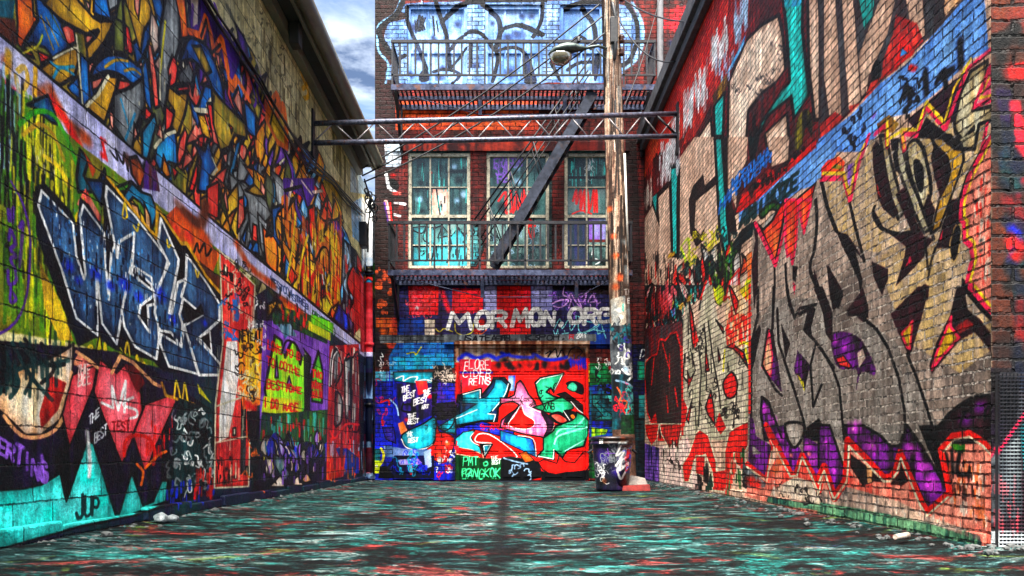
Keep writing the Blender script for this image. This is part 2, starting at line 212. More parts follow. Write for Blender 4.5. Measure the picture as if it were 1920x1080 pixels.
CV = dict(L=Canvas('block wall paint', 'side', XL, 4.4, 17.4, -.15, 5.35, 185, 1.6, (.22, .2, .2)),
          R=Canvas('brick wall paint', 'side', XR, 4.556, 17.2, -.15, 6.4, 185, 2.1, (.6, .46, .36)),
          B=Canvas('rear wall paint', 'across', D, -2.6, 4.2, -.15, 9.6, 170),
          P=Canvas('pole paint', 'across', 14.3, 1.2, 2.2, -.1, 8.5, 150),
          T=Canvas('bin paint', 'across', 12.0, 1.0, 1.8, -.1, .95, 260),
          C=Canvas('corner paint', 'across', YC, 2.4, 3.2, -.15, 3.2, 190))
PAINT = r'''
w L
z 1 0 0
p wcrm/wcrm2 - -900 -3000 950 -3000 950 1100 -900 1100
p dteal/dpur - -900 -800 0 100 700 680 700 1100 -900 1500
z 1 0 0
p wcrm/wcrm2 - -60 -60 720 -60 720 400 -60 900
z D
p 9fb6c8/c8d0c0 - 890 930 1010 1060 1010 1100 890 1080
v 5a5030 30 160 5 380 200 620 420 600 700 420 500
v 6f6638 14 220 8 770 700 870 900 860 1000 780 900
ls gold 9 610 400 640 480 655 420
ls gold 9 620 500 645 490 655 540 630 555
la 6a6a58 18 200 40 330 330 420 520
s 6f6a52 26 4 26 200 60 420 60 600 520 420 420
z 1 0 0
p olive/moss - -40 -100 372 0 420 75 478 160 520 235 556 288 600 318 640 345 643 420 640 600 560 555 500 500 400 415 337 357 0 67 -40 30
z A
h blue/dblue,olive/gold,moss/greyd,red2/salm,grey/greyd,salm/pale,gold/olive,blue/teal2 85 430 6 380 -40 1100 -40 1440 1080 640 690
h red2/salm,olive/moss,blue/dblue,grey/greyd 30 400 6 1100 300 1400 420 1440 1080 900 900
z D
h blue/dblue,olive/gold,moss/olive,red2/salm,grey/greyd,orange/gold,gold/olive,purple/dpur 80 420 6 60 250 330 420 560 1000 60 1060
h orange/gold,purple/violet,gold/olive,blue/lblu,red3/orange 50 280 6 400 700 600 900 760 1060 500 1060
z A
p teal - -20 0 85 0 75 110 -20 100
p brown - -20 95 85 110 100 250 60 270 -20 190
p orange k9 90 -20 180 -20 190 90 215 110 140 230 125 270 180 300 195 330 150 310 95 240 100 130
p blue/dblue k9 195 -20 240 5 330 110 380 190 390 270 300 330 255 270 180 245 130 262 215 110
l olive 5 230 90 300 280
l olive 5 260 100 330 260
l moss 6 280 60 360 220
p olive/gold k11 245 20 270 -20 420 -20 520 95 560 120 645 100 640 140 590 240 520 330 480 360 470 290 500 240 540 200 555 170 490 195 420 165 340 110
l k 18 540 100 640 112
l k 12 330 110 490 195
p red2/salm k7 345 150 375 140 420 170 440 230 385 260
p red2 k7 215 290 290 325 230 360
p olive/gold k10 220 385 330 310 420 265 450 290 440 350 420 430 340 480 280 440
ls teal2 9 285 350 330 380 415 375
ls teal2 9 300 440 340 380 415 420
p moss/olive k8 415 170 475 190 490 290 500 440 505 580 465 570 450 420 430 260
p blue k6 455 300 495 350 505 560 470 600 450 450
l cream 7 430 200 465 590
p salm k5 480 200 530 200 510 230 480 260
p salm k5 500 360 530 345 515 430 500 440
p blue k6 380 490 440 430 450 560 400 520
ps blue/dblue k11 530 370 600 310 690 315 750 350 820 410 790 465 745 475 690 430 610 405 540 430 510 450
ls olive 7 590 380 650 340 720 345
ls olive 7 700 400 750 390 790 420
p salm k6 515 455 600 425 560 490 520 510
p red2/salm k6 670 450 720 460 740 480 700 510 660 510
p gold/olive k9 600 425 670 435 640 540 590 690 480 600 530 540
l cream 10 485 600 550 535 610 430
p grey/greyd k8 640 530 740 490 810 430 815 600 770 700 740 850 690 800 640 720
l teal2 7 680 560 720 700
l teal2 7 700 800 760 640
p blue k8 530 -20 600 -20 625 110 560 90 525 70
p moss/greyd k6 640 100 700 130 700 300 640 290
p olive/moss k7 690 20 720 -20 750 -20 770 130 800 290 760 360 700 300
p red2 k7 705 140 725 160 750 290 740 310 700 280
p blue k8 745 250 800 190 850 95 880 100 850 210 800 330 770 370
p gold/olive k7 700 -20 830 -20 860 90 810 170 790 300 740 120
p salm k6 755 -20 790 -20 780 110 760 60
p blue k7 850 -20 900 -20 920 60 900 140 870 60
p salm/pale k6 850 60 890 150 900 260 870 310 840 190
p red2/salm k7 830 240 850 260 880 420 895 600 870 610 855 480
p blue k7 820 320 840 470 855 640 815 560 800 380
p grey/greyd k8 935 -20 1010 -20 1010 250 960 420 920 640 895 560 900 330 890 210
l yel2 6 930 120 900 420
l cream 6 900 330 900 560
p orange k7 985 -20 1040 -20 1050 100 1060 210 1020 220 1010 100
p purple/dpur - 1050 -20 1130 -20 1180 60 1290 190 1350 330 1310 480 1230 300 1110 180 1070 150
p pale - 1072 -20 1115 -20 1110 160 1080 150
ls purple 10 1085 30 1080 160 1110 150
l orange 20 1065 180 1130 200 1160 100 1185 190 1200 300 1250 220 1300 500 1330 440 1400 560
l k 7 1130 210 1160 110 1190 300 1240 250
ps blue/dblue k10 1060 215 1110 225 1170 270 1210 360 1250 480 1260 590 1220 560 1190 480 1150 400 1080 340 1010 350 1030 290
p moss/olive k7 1080 260 1130 260 1190 400 1160 420
p red2/salm k7 945 390 970 310 990 340 1000 400 990 470 955 500
p salm k7 1035 345 1070 340 1090 400 1080 420
p salm k6 1130 480 1150 420 1170 460
p red2 k7 1000 490 1060 480 1065 510 1000 520
p salm k6 1210 300 1235 310 1240 420
p greyd/grey k7 1000 420 1060 350 1090 420 1080 470 1010 470
p olive/gold k8 940 480 1000 530 1030 520 1060 530 1040 640 1000 760 960 700 980 620 940 560
p red2 k7 930 590 980 640 960 720 930 745
p red2 k7 815 600 855 640 850 660 815 685
p blue k8 1120 580 1150 480 1200 500 1260 580 1180 560 1160 620 1100 620
l cream 13 1100 620 1180 625
ls cream 10 1165 600 1190 560 1230 560 1270 620
p red2/salm k7 1165 585 1205 580 1240 830 1200 800
p gold k7 1110 640 1150 650 1190 790 1140 760
p salm/red2 k7 1010 790 1040 720 1055 760 1040 860 1010 930 990 900
p red2 k7 1115 770 1150 760 1140 830 1120 850
p blue/dblue k9 1090 800 1150 850 1170 780 1195 880 1220 950 1180 1000 1180 1080 1110 1080 1130 900
l cream 8 1195 890 1220 950 1185 1000
p red2 k7 1060 1075 1115 880 1110 1000 1090 1075
p olive/moss k8 1190 500 1240 560 1300 620 1380 700 1390 780 1320 760 1290 830 1240 850 1200 700
p salm k7 1310 560 1340 490 1360 580 1370 670 1330 600
p salm k6 1250 870 1280 860 1275 930
ps salm/red2 k7 1320 940 1350 810 1390 850 1360 930
p red2 k6 1395 850 1415 830 1410 940
p red2 k6 1290 700 1310 720 1300 750
p blue k7 1370 560 1440 650 1440 780 1390 740
p teal2/blue k7 1290 960 1330 800 1360 780 1310 1000 1280 1080
p grey k7 1310 960 1360 950 1350 1080 1310 1080
p blue/teal2 k8 880 820 960 730 990 760 1000 930 950 910 900 960 870 900
ls cream 9 870 830 920 770 985 740
p salm k6 880 760 900 680 920 790
p gold/orange k7 920 870 960 990 940 1000 910 960
p red2 k6 965 930 1000 970 980 1010
p teal2 k7 800 740 870 640 880 700 830 900 800 880
p salm k6 615 620 640 650 640 740 620 700
p salm k6 755 690 775 760 750 800
p moss k6 640 700 740 850 780 880 700 830
l k 7 690 20 720 330
l k 6 960 420 940 560
v k 8 60 5 520 0 1380 500 1400 1000 700 700
v cream 22 40 4 520 0 1380 500 1400 1000 700 700
z E
h blue/dblue,olive/gold,moss/greyd,red2/salm,grey/greyd,orange/gold 40 420 6 0 60 430 60 430 640 100 330
p orange/gold - 430 100 560 -20 640 50 720 90 830 330 815 800 740 860 600 800 520 710 430 620
p red2 k7 -40 40 35 0 30 240 -40 200
p salm k7 75 20 95 180 80 200 65 100
p red2/salm k7 160 110 190 100 200 240 150 330
p grey/greyd k8 160 0 190 0 330 120 370 220 330 260 280 200 300 420 330 500 260 450 230 300 215 120
p olive k7 200 60 260 20 330 100 270 90
p moss k7 40 20 75 140 110 330 140 350 90 250 50 160
p blue k7 180 360 220 260 200 400
p blue k7 240 440 280 340 290 460 255 450
p red2 k7 250 270 275 280 280 390 245 370
p salm k6 300 -20 330 60 325 100 300 60
p orange k8 310 280 360 350 400 330 410 500 400 600 330 510
p blue/dblue k7 370 170 430 150 420 300 420 420 370 330
p greyd k7 330 350 375 230 380 330
p gold/olive k8 460 170 520 90 560 260 560 370 530 400 510 560 480 690 440 600 430 460
p gold/orange k8 530 410 600 300 610 390 570 720 540 690
h orange/gold,red3/orange,gold/yel,purple/lav,olive/gold,blue/lblu 90 420 6 450 120 800 240 800 760 540 680
p red3 k7 550 520 590 420 600 560 580 730 555 700
p purple - 440 -20 640 -20 640 90 600 170 560 100 500 60 450 180
l pale 9 470 150 500 0
l pale 8 560 0 620 80
l pale 8 630 70 690 60
l k 9 450 60 560 30 590 160
p red3 k8 600 170 640 150 650 330 620 400 605 300
p red3/orange k8 700 140 722 90 718 300 680 320 640 350
p orange/gold k8 640 420 700 340 740 380 730 560 660 560 640 500
ls red3 16 610 760 620 640 650 580 690 570
ls yel 8 625 770 640 640 680 590
ls red3 16 660 800 680 720 720 700 745 740
p orange k7 750 420 780 320 810 400 800 560 800 760 760 800 740 650
ls yel 9 660 640 680 780
ls yel 9 700 580 720 700
ls red3 9 760 420 790 560 770 740
p lav - 695 600 715 680 700 670
p lav - 545 300 570 360 560 390
p purple k5 740 250 780 240 830 330 810 440 790 330 750 310
ls k 8 640 160 700 250 740 240 740 310
ls k 9 670 100 720 200 700 320 640 340
l k 9 600 170 612 700
l k 8 430 150 440 620
l k 7 520 90 600 300
l k 7 560 260 520 560
v orange 40 200 12 450 160 820 300 810 760 520 680
v yel 30 160 9 600 260 820 380 810 760 560 700
v k 50 160 6 430 100 820 330 810 760 520 680
v yel 24 60 5 620 300 820 400 810 760 620 720
v red3 20 80 6 540 200 820 400 810 760 540 640
z D
ls purple 9 235 200 240 260 210 330
ls purple 7 330 450 360 560 350 600
ls purple 7 360 460 380 560 400 600
ls purple 7 385 430 365 520 405 620
ls purple 14 130 30 170 160 240 330 220 430
p olive/gold orange16 420 680 440 590 480 530 490 560 475 660 515 590 530 700 530 830 480 800
l k 5 440 700 470 560
z 1 0 0
p lav/lav2 - -80 0 0 67 337 358 400 415 578 565 690 658 690 674 578 594 400 460 300 387 150 272 0 157 -80 120
l k 3 -60 14 0 65 337 356 400 413 578 563 690 656
z A
d brown 50 210 520 330 620 440 740
d rust 45 40 360 130 560 250 520 330 650 400 730 480 780
la gold 22 50 300 40 420
ls gold 18 100 400 140 380 155 460 110 520 90 430
l gold 18 200 390 195 540
la rust 30 280 500 340 620 440 800
la red3 20 0 440 90 520
la red3 24 290 560 370 680 450 840
d red3 22 580 880 590 800
l red3 12 570 780 600 900
ls k 8 620 850 660 900 650 840 690 920 700 860 720 960
la k 14 780 980 840 900
la brown 30 720 900 760 960
p teal/dblue - -30 480 20 470 160 560 270 535 310 640 290 690 200 600 150 590 120 640 60 600
z 1 0 0
p olv2/grn - -60 150 60 190 150 272 300 387 400 460 480 530 420 700 300 690 160 650 120 640 -60 610
z A
v lblu 60 300 12 0 480 130 560 150 1000 0 1000
v grn 60 300 12 0 560 200 640 260 1080 0 1080
v k 70 260 9 0 500 220 640 380 1080 0 1080
v yel2 40 260 9 60 600 300 700 420 1080 60 1080
p teal/dblue k8 150 590 270 535 310 640 320 700 290 690 200 610
ls grn2 16 110 700 200 630 300 650 380 790 430 920
ls olive 14 130 760 220 700 300 760 360 900
ls yel 18 250 880 330 940 390 1050
v cream 26 30 4 190 820 300 860 310 1000 230 1000
p teal k10 430 1000 450 840 500 900 470 990 550 1080 440 1080
p dblue/teal k10 540 1050 590 950 600 1080
p grn2/grn k9 640 1060 740 1020 800 1080 640 1080
p brown/orange k9 730 890 770 880 820 980 790 1060 740 980
p purple/brown - 820 900 880 960 900 1080 800 1060
p rust - 470 850 540 960 520 1000
z B
v yel2 60 300 14 60 0 380 60 400 880 150 700
v k 70 240 9 0 0 400 60 400 900 0 700
v grn 40 240 12 0 0 380 60 330 800 0 700
p yel/olive - 220 450 320 640 415 900 330 890 250 700
p red2/salm - 430 130 480 40 570 200 560 260 500 180
p dblue/teal k8 480 -10 590 0 570 140 520 60
p gold/yel - 420 200 470 90 490 140 430 260
p gold/yel k6 680 120 740 100 880 300 870 380 600 280 700 180
p teal2 k8 690 90 740 10 790 60 850 80 885 180 855 270 830 180 790 120 750 90 715 130
p peach k7 730 120 775 140 800 250 760 190
p peach k7 810 120 845 200 850 310 820 270
p orange/rust - 930 200 990 140 1100 200 1200 380 1240 400 1180 560 1100 440 1020 360
d red2 40 990 270 1060 310 1190 570
d rust 50 1050 220 1150 320
la brown 30 1000 130 1120 240 1160 130
p brown - 1110 440 1240 540 1230 640 1150 560
ls k 7 1090 400 1110 350 1120 400 1150 350 1160 420 1190 380
p k/dnavy - 195 30 250 10 400 170 430 250 450 90 500 130 585 270 575 0 610 -10 740 160 880 320 880 160 930 190 1020 360 1050 360 1160 540 1255 640 1270 780 1260 900 1280 1090 1100 1090 920 1070 860 1010 650 950 540 880 440 930 380 780 280 520 205 300
l gold 12 605 -20 740 150 880 320 885 150 1020 350 1050 350 1160 535 1250 640 1265 780
p slate/slate2 w9 235 55 410 235 430 420 472 550 480 520 450 200 470 135 585 290 592 430 612 665 625 400 665 345 745 275 760 320 735 480 690 720 655 915 575 800 542 500 548 865 430 770 345 490 215 140
p slate/slate2 w9 600 30 755 190 945 440 880 680 895 880 880 1000 760 930 700 820 685 730 740 470 850 580 870 640 790 700 780 760 840 850 830 700 875 690 865 620 740 520 755 290 670 340 660 430 595 90
p slate/slate2 w9 905 210 1005 440 1000 480 950 740 965 745 1000 570 1055 545 1010 750 1025 800 1020 930 960 850 900 840 870 740 890 600 950 460 890 340
p slate/slate2 w9 1050 415 1160 570 1235 690 1235 780 1180 830 1110 890 1190 970 1255 1050 1250 1090 1120 1090 1035 810 1140 750 1020 650 1045 560
p slate/slate2 w9 900 910 950 1040 1115 1085 1085 980 1035 810 1020 930 905 860
l w 8 740 470 850 540 860 580
p k - 1035 680 1075 750 1130 690 1150 745 1050 800
p k w6 1120 880 1180 845 1190 960
d royal 42 385 480 535 520 700 580 905 640
d royal 30 440 560 620 590 780 650 970 780 1150 800
v sky 160 26 4 240 80 740 280 1200 1000 420 740
v dnavy 120 50 8 240 80 740 280 1200 1000 420 740
v w 50 24 3 240 80 740 280 1200 1000 420 740
ls yel 7 490 975 500 930 520 930 520 980
p yel2 k4 540 960 560 850 580 960
ls yel 7 585 960 590 910 600 960
ls yel 7 700 980 715 900 730 980
p yel2 k4 660 930 680 930 710 990
ls yel 7 765 1030 770 980 780 1030
ls yel 7 805 1060 810 1020 820 1070
ls yel 6 700 120 690 200 715 200 705 130
ls yel 6 750 250 770 280 780 240
ls yel 6 940 330 945 370 960 360
ls yel 6 1100 500 1110 540 1120 510
ls purple 9 60 0 130 130 170 330 150 640 80 800 -30 870
l purple 14 45 160 50 220 75 150 70 230
ls purple 14 50 330 60 270 85 350 60 380
ls purple 14 60 390 90 420 60 440 90 500
ls purple 13 45 500 50 580 90 560 85 500
ls purple 12 60 600 60 680 90 660 60 610
ls purple 14 110 260 130 240 110 480
z C
p k/dpur - -60 -60 160 -40 400 -20 560 0 700 60 1050 300 1035 680 800 740 -60 940
p pinky/peach - 350 60 380 0 480 70 460 100
p peach/pale k8 -40 250 100 50 180 60 300 0 355 -40 345 180 290 330 200 400 120 400 40 320
p dred/red2 - 190 300 240 110 320 150 280 280 200 370
ls peach 12 345 100 330 250 270 370 190 410 100 400 20 310
ls dteal 14 20 0 90 140 50 220
ls dteal 14 60 -40 150 120 250 230
ls dteal 14 100 -40 200 60 330 40
ls dteal 12 140 -40 160 100 120 200
ls dteal 12 0 200 80 90 180 60
ls k 12 200 -40 260 80 200 150
ls k 12 120 -60 230 60 310 60
ls k 12 0 -40 40 80 20 190
v dteal 40 120 9 -40 -60 330 -60 260 200 -40 200
p spink/spink2 k5 300 300 350 110 470 60 450 170 335 460
p spink/spink2 k7 450 190 480 30 560 100 600 60 680 200 690 300 588 545
p spink/spink2 k7 640 400 700 250 840 200 850 240 800 350 740 480 715 560 690 560
p dred - 600 60 660 70 700 150 660 200
ls peach 11 370 0 430 40 470 75
l peach 11 540 100 580 20 640 50 740 150 770 165
l gold 9 780 150 800 210 930 250 1075 360
ls yel 6 840 220 850 140 870 230
ls yel 6 880 230 890 150 905 240
p yel2 - 950 150 1020 250 960 200
p dteal/k - 860 220 1050 290 1040 660 800 700 840 400
p lteal/teal3 k6 -60 670 110 660 200 640 290 585 320 720 420 430 450 440 555 780 575 780 635 580 690 740 740 720 780 620 810 620 800 720 620 790 350 840 -60 950
d w 18 35 735
d aqua 45 240 780 40 730 420 600 490 720
d w 12 430 480
la w 10 420 380 432 520 430 600
t dteal 9 100 365 790 480 790 90 JUP
t violet 10 70 -10 480 230 640 95 ERTING
la violet 9 200 500 215 620
t pinkw 4 44 368 108 430 100 44 THE
t pinkw 4 44 375 170 440 150 70 BEE
t whit 4 40 425 360 480 300 40 THE
t whit 4 40 455 440 515 400 44 BEST
l w 8 490 245 545 270 540 165 570 280 605 140 600 290
ls w 8 640 220 600 240 600 260 655 280 660 310 630 320
t dred 5 44 540 380 625 380 44 TEST
ls red3 11 600 500 605 430 660 400 720 420 745 480 740 540
ls orange 8 660 540 690 580 680 640
ls orange 8 700 560 760 500 800 480
v red3 20 60 6 730 330 830 330 800 520 700 500
s w 14 5 40 820 260 1030 280 1030 660 810 680
s w 10 5 60 870 280 1020 300 1020 640 860 640
t k 9 90 890 420 1015 430 90 SPAME
s grey 26 6 50 820 300 1030 320 1030 660 810 680
v royal 20 50 8 800 620 1030 640 1030 700 800 740
v red3 18 50 8 950 580 1030 580 1030 690 940 690
z 1 0 0
p red2/dred cream2 412 470 478 535 472 700 466 912 402 915 404 760 418 640
p whit/pale - 425 640 445 640 448 700 440 760 428 820 410 830 412 760
p k/greyd - 452 740 462 740 460 890 450 890
d k 6 425 880 432 860 440 895 420 905
v k 24 14 2 406 862 440 862 440 908 406 908
l cream 2 405 762 468 740
l cream 2 404 830 466 818
p cream k2 437 803 442 802 442 816 437 817
p cream k2 461 875 465 875 465 890 461 890
p cream k2 420 497 426 502 426 518 420 514
p k - 432 510 438 514 437 530 431 526
s blue 12 3 14 422 540 448 550 448 640 422 640
v cream 40 30 2 402 480 480 540 470 900 402 900
z F
p orange/yel - 215 0 375 -20 350 440 240 470 215 300
t k 6 70 215 60 350 70 70 NEYEAT
s k 16 7 50 220 80 350 100 320 400 220 380
s cream 16 6 50 225 180 340 200 320 430 225 400
d red3 30 300 460 270 440
p k - 260 480 340 480 330 680 270 660
p k/dteal - 280 680 370 640 400 930 290 960
s orange 10 7 60 285 690 350 690 350 900 285 900
p violet/purple - 360 -60 760 -60 750 450 740 800 340 800 340 480
p dteal/grn - 400 -160 760 -60 740 80 560 0 420 -40
p lblu/teal - 440 -40 520 -40 560 30 500 60
p lgrn/lime k10 390 470 370 350 430 30 470 60 490 160 530 60 560 90 580 200 600 110 640 160 640 380 600 500 360 490
p lime/yel - 350 485 362 390 480 400 590 420 590 510
ls violet 18 480 120 510 50 560 60 600 140
ls k 7 470 140 500 60 560 90 590 170
ls violet 15 650 250 690 90 722 200
p grn2/lgrn k8 650 420 650 250 690 120 715 250 710 430
p violet k6 430 280 440 150 450 280
p violet k6 500 330 515 270 530 330
p k/dgrn - 600 140 640 150 640 560 605 540
t red3 6 50 385 110 580 175 40 LOVE_TO_B
t red3 6 50 380 200 580 270 40 TO_DOTHE
t red3 6 50 380 340 590 375 40 BESTTOME
t red3 6 50 360 450 570 490 40 I_DO_MADE
t red3 6 50 360 560 540 560 30 FORYOU
t red3 5 40 650 270 712 290 40 TWO
t red3 5 40 650 340 712 350 40 MORE
t red3 5 40 650 400 712 400 40 AGAIN
p dteal/grn - 350 500 750 470 740 700 340 660
v red3 30 50 8 360 520 740 560 730 690 350 690
v lteal 26 100 8 400 520 740 520 740 720 400 720
p royal/dpur - 340 670 440 600 460 690 520 650 560 700 620 660 700 700 750 650 740 760 340 750
p dpur/k - 300 750 740 750 740 895 400 945 300 960
p grey/dteal k5 420 740 470 740 520 860 480 900 430 800
p pale k5 400 930 465 860 490 930
p pale k5 540 920 565 830 580 920
p peach k5 590 890 620 845 650 895 610 905
h violet/lav,dteal/grn,royal/dpur,grey/pale,k/dpur 40 110 5 360 640 740 640 740 860 350 890
v violet 30 60 7 350 720 740 720 740 880 350 900
p red2/dred - 755 90 930 80 945 830 735 850
ps grey/greyd k8 758 250 770 150 800 110 820 230 780 310
ps grey/greyd k8 785 560 795 360 832 420 822 540
p grey/greyd k7 845 180 880 160 880 560 850 500
p grey/greyd k7 890 160 930 150 930 560 895 560
ls w 7 755 330 770 140 800 105 830 230
ls w 6 790 350 830 380 840 480
p red3/red2 - 780 640 850 560 930 560 930 720 850 720 800 690
v k 24 160 6 760 120 935 120 940 700 760 700
v red3 24 160 8 760 120 935 120 940 800 760 820
v lblu 26 80 7 750 680 940 680 940 830 740 830
p dblue/royal - 790 700 860 700 930 760 930 850 860 850
p red3/dred - 745 760 850 740 840 870 735 890
v orange 18 60 6 740 740 930 760 930 860 740 880
v pale 14 260 9 800 160 930 160 930 560 800 560
v dred 30 300 10 760 160 930 160 930 760 760 760
p dnavy/k - 938 250 1010 250 1030 870 935 870
z E
p dnavy/dpur - 815 350 905 440 915 900 890 990 800 870
h dnavy/royal,red2/dred,lblu/sky,grey/greyd,dpur/purple 40 160 6 820 420 960 500 960 960 820 860
v grey 20 120 8 820 420 900 480 900 900 820 860
v red2 12 120 7 830 500 930 560 930 980 840 940
p royal/dnavy k7 760 870 790 770 850 850 860 960 820 930
p dred/red2 - 880 560 950 620 950 900 900 960
p lblu/sky - 870 140 940 100 960 420 880 350
p whit/lblu - 930 100 1040 200 1040 560 970 500 940 560
p lgrn/grn2 - 970 540 1050 500 1050 740 980 640
p dblue/k - 965 740 1050 740 1050 1080 955 1080
p dred/pinky - 935 640 985 640 980 860 930 900
p dred/pinky - 930 860 980 860 970 1080 930 1080
v sky 26 120 7 960 740 1040 740 1030 1080 960 1080
la w 10 950 120 955 480
v k 20 120 5 970 220 1040 260 1040 500 970 500
t dblue 5 40 362 640 600 815 40 WESTCOASTREB
t dgrn 5 50 620 860 770 980 50 BARCEMNO
p lime/yel - 600 880 740 960 740 1010 600 940
p lgrn/lime - 620 840 760 900 760 960 620 900
p gold k8 340 880 345 780 400 750 420 820 390 800
la rust 26 150 400 230 540 380 660
la rust 20 430 740 560 830
v k 40 60 7 260 560 600 800 600 1000 260 880
s w 14 5 36 200 700 360 860 340 1060 200 1000
d gold 18 420 790 470 830
v red3 26 50 7 430 740 600 860 600 960 430 850
z A
z F
v lblu 16 200 6 940 290 1000 290 1000 860 945 860
v dred 10 160 9 940 300 1000 300 1000 860 945 860

z F
ls k 7 760 330 772 160 800 112 830 230 790 330
ls k 7 786 560 795 370 832 420 825 540 790 570
ls k 6 845 180 880 160 885 560 850 500 845 180
ls k 6 895 160 930 150 932 560 898 600
ls w 4 765 320 776 170 800 125
ls w 4 855 190 860 480
ls red3 8 760 600 790 640 850 560 930 560
z A
ls cream 6 300 330 420 270 445 300
ls yel2 6 130 300 210 260 240 200
z E
ls yel 7 470 600 500 420 520 200
ls yel 7 540 640 560 480 600 340
ls orange 10 650 480 690 400 720 420 740 560
ls k 7 650 500 690 420 725 440 735 560
ls w 5 690 590 700 650
s cream 16 4 40 60 460 240 560 230 860 60 760
s k 20 5 44 60 460 240 560 230 860 60 760

w R
z 1 0 0
p tan/tan2 - 1190 -100 1900 -100 1900 1060 1190 1000
p dbrown/dred - 1330 -40 1860 -100 1800 0 1545 262 1385 400 1190 520 1190 300
z O
p brick/red4 - 560 -40 760 -40 720 300 590 620 480 760 380 1000 260 1100 20 1130 200 800 420 380
p dred/brick - 720 -20 880 -20 840 300 720 520 600 740 480 980 380 1060 480 760 600 600 690 300
v whit 34 130 9 570 330 720 130 720 380 600 500
v whit 30 150 9 470 580 570 480 570 720 490 760
v whit 26 150 8 390 740 470 660 460 850 400 960
v whit 24 140 7 310 900 370 820 360 1040 300 1080
v lblu 26 160 9 750 60 860 -20 850 250 770 300
v lblu 16 100 9 620 480 760 400 720 560 640 560
p tan/tan2 k10 1080 110 1110 250 1130 500 1060 600 950 680 860 800 840 1100 710 1100 720 600 850 290 960 180
p sky/lblu - 700 540 840 250 830 320 740 500
p teal4/teal5 k10 1110 -20 1255 -20 1250 200 1300 690 1190 860 1170 700 1000 840 940 980 950 900 1110 640 1160 600 1140 250
p sky/teal4 - 1115 -20 1245 -20 1240 40 1125 60
p tan/tan2 k10 1290 -20 1370 -20 1390 300 1420 860 1340 870 1300 500
p tan/tan2 k10 1410 -20 1480 -20 1480 560 1440 700 1420 300
p tan/tan2 k8 980 970 1140 820 1160 1100 1000 1100
p olive/dbrown - 600 700 700 540 720 600 620 800
p teal4/teal5 k9 610 770 690 670 670 1100 620 1100
p tan/tan2 k8 430 1100 590 860 610 1100
ps olv2/k - 1200 940 1240 820 1290 790 1320 860 1320 1000 1280 920 1240 1080 1200 1080
v k 16 130 9 860 860 930 880 920 1080 870 1080
z P
p dbrown/greyd - -20 -20 1060 -20 820 240 420 610 -20 1010
p tan/tan2 - 20 -20 100 -20 130 500 145 860 60 850 20 560
p tan/tan2 - 150 -20 230 -20 260 400 285 730 200 800 170 400
p tan/tan2 - 430 -20 540 -20 480 240 400 430 340 560 330 660 290 700 270 400
p teal4/teal5 - 270 -20 385 -20 370 120 310 220
p tan/tan2 - 610 -20 730 -20 750 260 690 330 640 160
p tan/peach - 900 -20 1040 -20 900 120 885 60
p dred/brick - 540 110 690 170 740 300 620 420 540 510 430 580 450 430 520 240
ps k - 360 520 390 440 420 440 430 520 400 600 370 600
p dred/brick - -10 900 100 810 160 850 60 960 -10 1010
p brick - 200 770 300 740 360 600 430 560 420 620 210 820
p sky/blue red48 580 330 640 385 560 430
l red3 14 575 290 660 385 540 470 560 380 575 290
p band/band2 - 1050 -20 1180 -20 1210 370 1070 440 940 570 800 700 640 820 500 850 380 1010 300 1100 -20 1100 -20 1010 220 830 420 610 620 460 820 240
la red3 12 640 490 680 500
la k 20 1000 300 1010 480
la k 18 750 520 760 680
la k 18 860 560 950 500
s k 14 9 60 560 640 720 560 700 800 560 860
s k 10 9 50 200 860 320 820 320 1060 200 1060
d k 34 880 540
d violet 26 380 840 340 1000
z Q
p band/band2 - 1310 -10 1400 -20 1400 100 1260 310 1150 350 1040 430 870 510 740 570 740 480 850 420 1040 250
p tan/tan2 - 340 130 440 -10 580 -10 610 300 600 700 610 760 400 960 340 760 330 300
p dbrown/k - 500 240 510 320 590 240 600 300 450 420 440 600 480 650 510 600 500 690 450 730 410 640 400 420 430 320
p teal4/teal5 k9 575 -10 625 -10 660 520 680 740 640 780 610 640
p dbrown/k - 625 -10 665 -10 665 330 720 560 730 660 680 640
p tan/tan2 - 665 -10 800 -10 790 150 730 280 720 470 665 330
p k/dteal - 800 -10 880 -10 850 130 820 180
p tan/tan2 - 960 -10 1080 -10 1070 150 960 190
p dbrown/greyd - 1080 -10 1120 -10 1110 160 1070 160
p tan/tan2 - 190 400 265 300 280 760 290 1000 100 900 90 560
p teal4/teal5 k9 275 195 330 180 325 420 325 790 290 790
l k 12 335 190 330 800
p dbrown/k - 92 500 185 370 265 290 265 330 195 400 205 600 150 440 95 530
p teal4 - 155 400 185 370 180 500
p teal4/teal5 k7 50 620 80 620 100 1080 60 1080
p orng2/brick - 30 100 60 -10 200 -10 200 60 130 200 70 360 50 400
v whit 50 110 7 200 60 340 -20 340 180 180 340
v pale 30 110 7 70 380 150 260 150 400 70 520
v brick 20 110 7 60 100 200 30 150 200 60 300
p red4/red3 - 720 500 760 380 800 350 825 410 870 270 910 300 925 330 935 210 970 210 990 260 1030 200 1060 180 1090 140 1140 90 1200 60 1260 10 1260 60 1130 170 1040 250 850 430 740 500
s k 20 6 36 740 420 860 320 1200 60 1100 160
t bluet 7 80 600 500 960 150 70 HAPPYDEAR
t bluet 6 60 690 330 950 110 60 NDRTHWA
t dteal 15 90 740 600 1140 330 90 ANIMOZE
ps dteal/k - 740 640 840 560 860 620 780 700 740 720
ps dteal/grn k5 880 500 960 430 1040 460 1030 500 960 480 900 540
ps pale/grey - 900 600 960 510 1010 500 1020 550 940 610
p orng2/red3 k10 840 570 880 600 985 850 1060 440 1040 420 960 560 900 620
p orng2/red3 k7 1060 440 1130 430 1110 800 1095 860 1060 800
p red3/orng2 k7 1140 400 1260 300 1180 640 1150 480
ls lime 7 350 730 400 680 400 860 350 740
s yel2 22 3 60 380 680 610 580 610 780 380 900
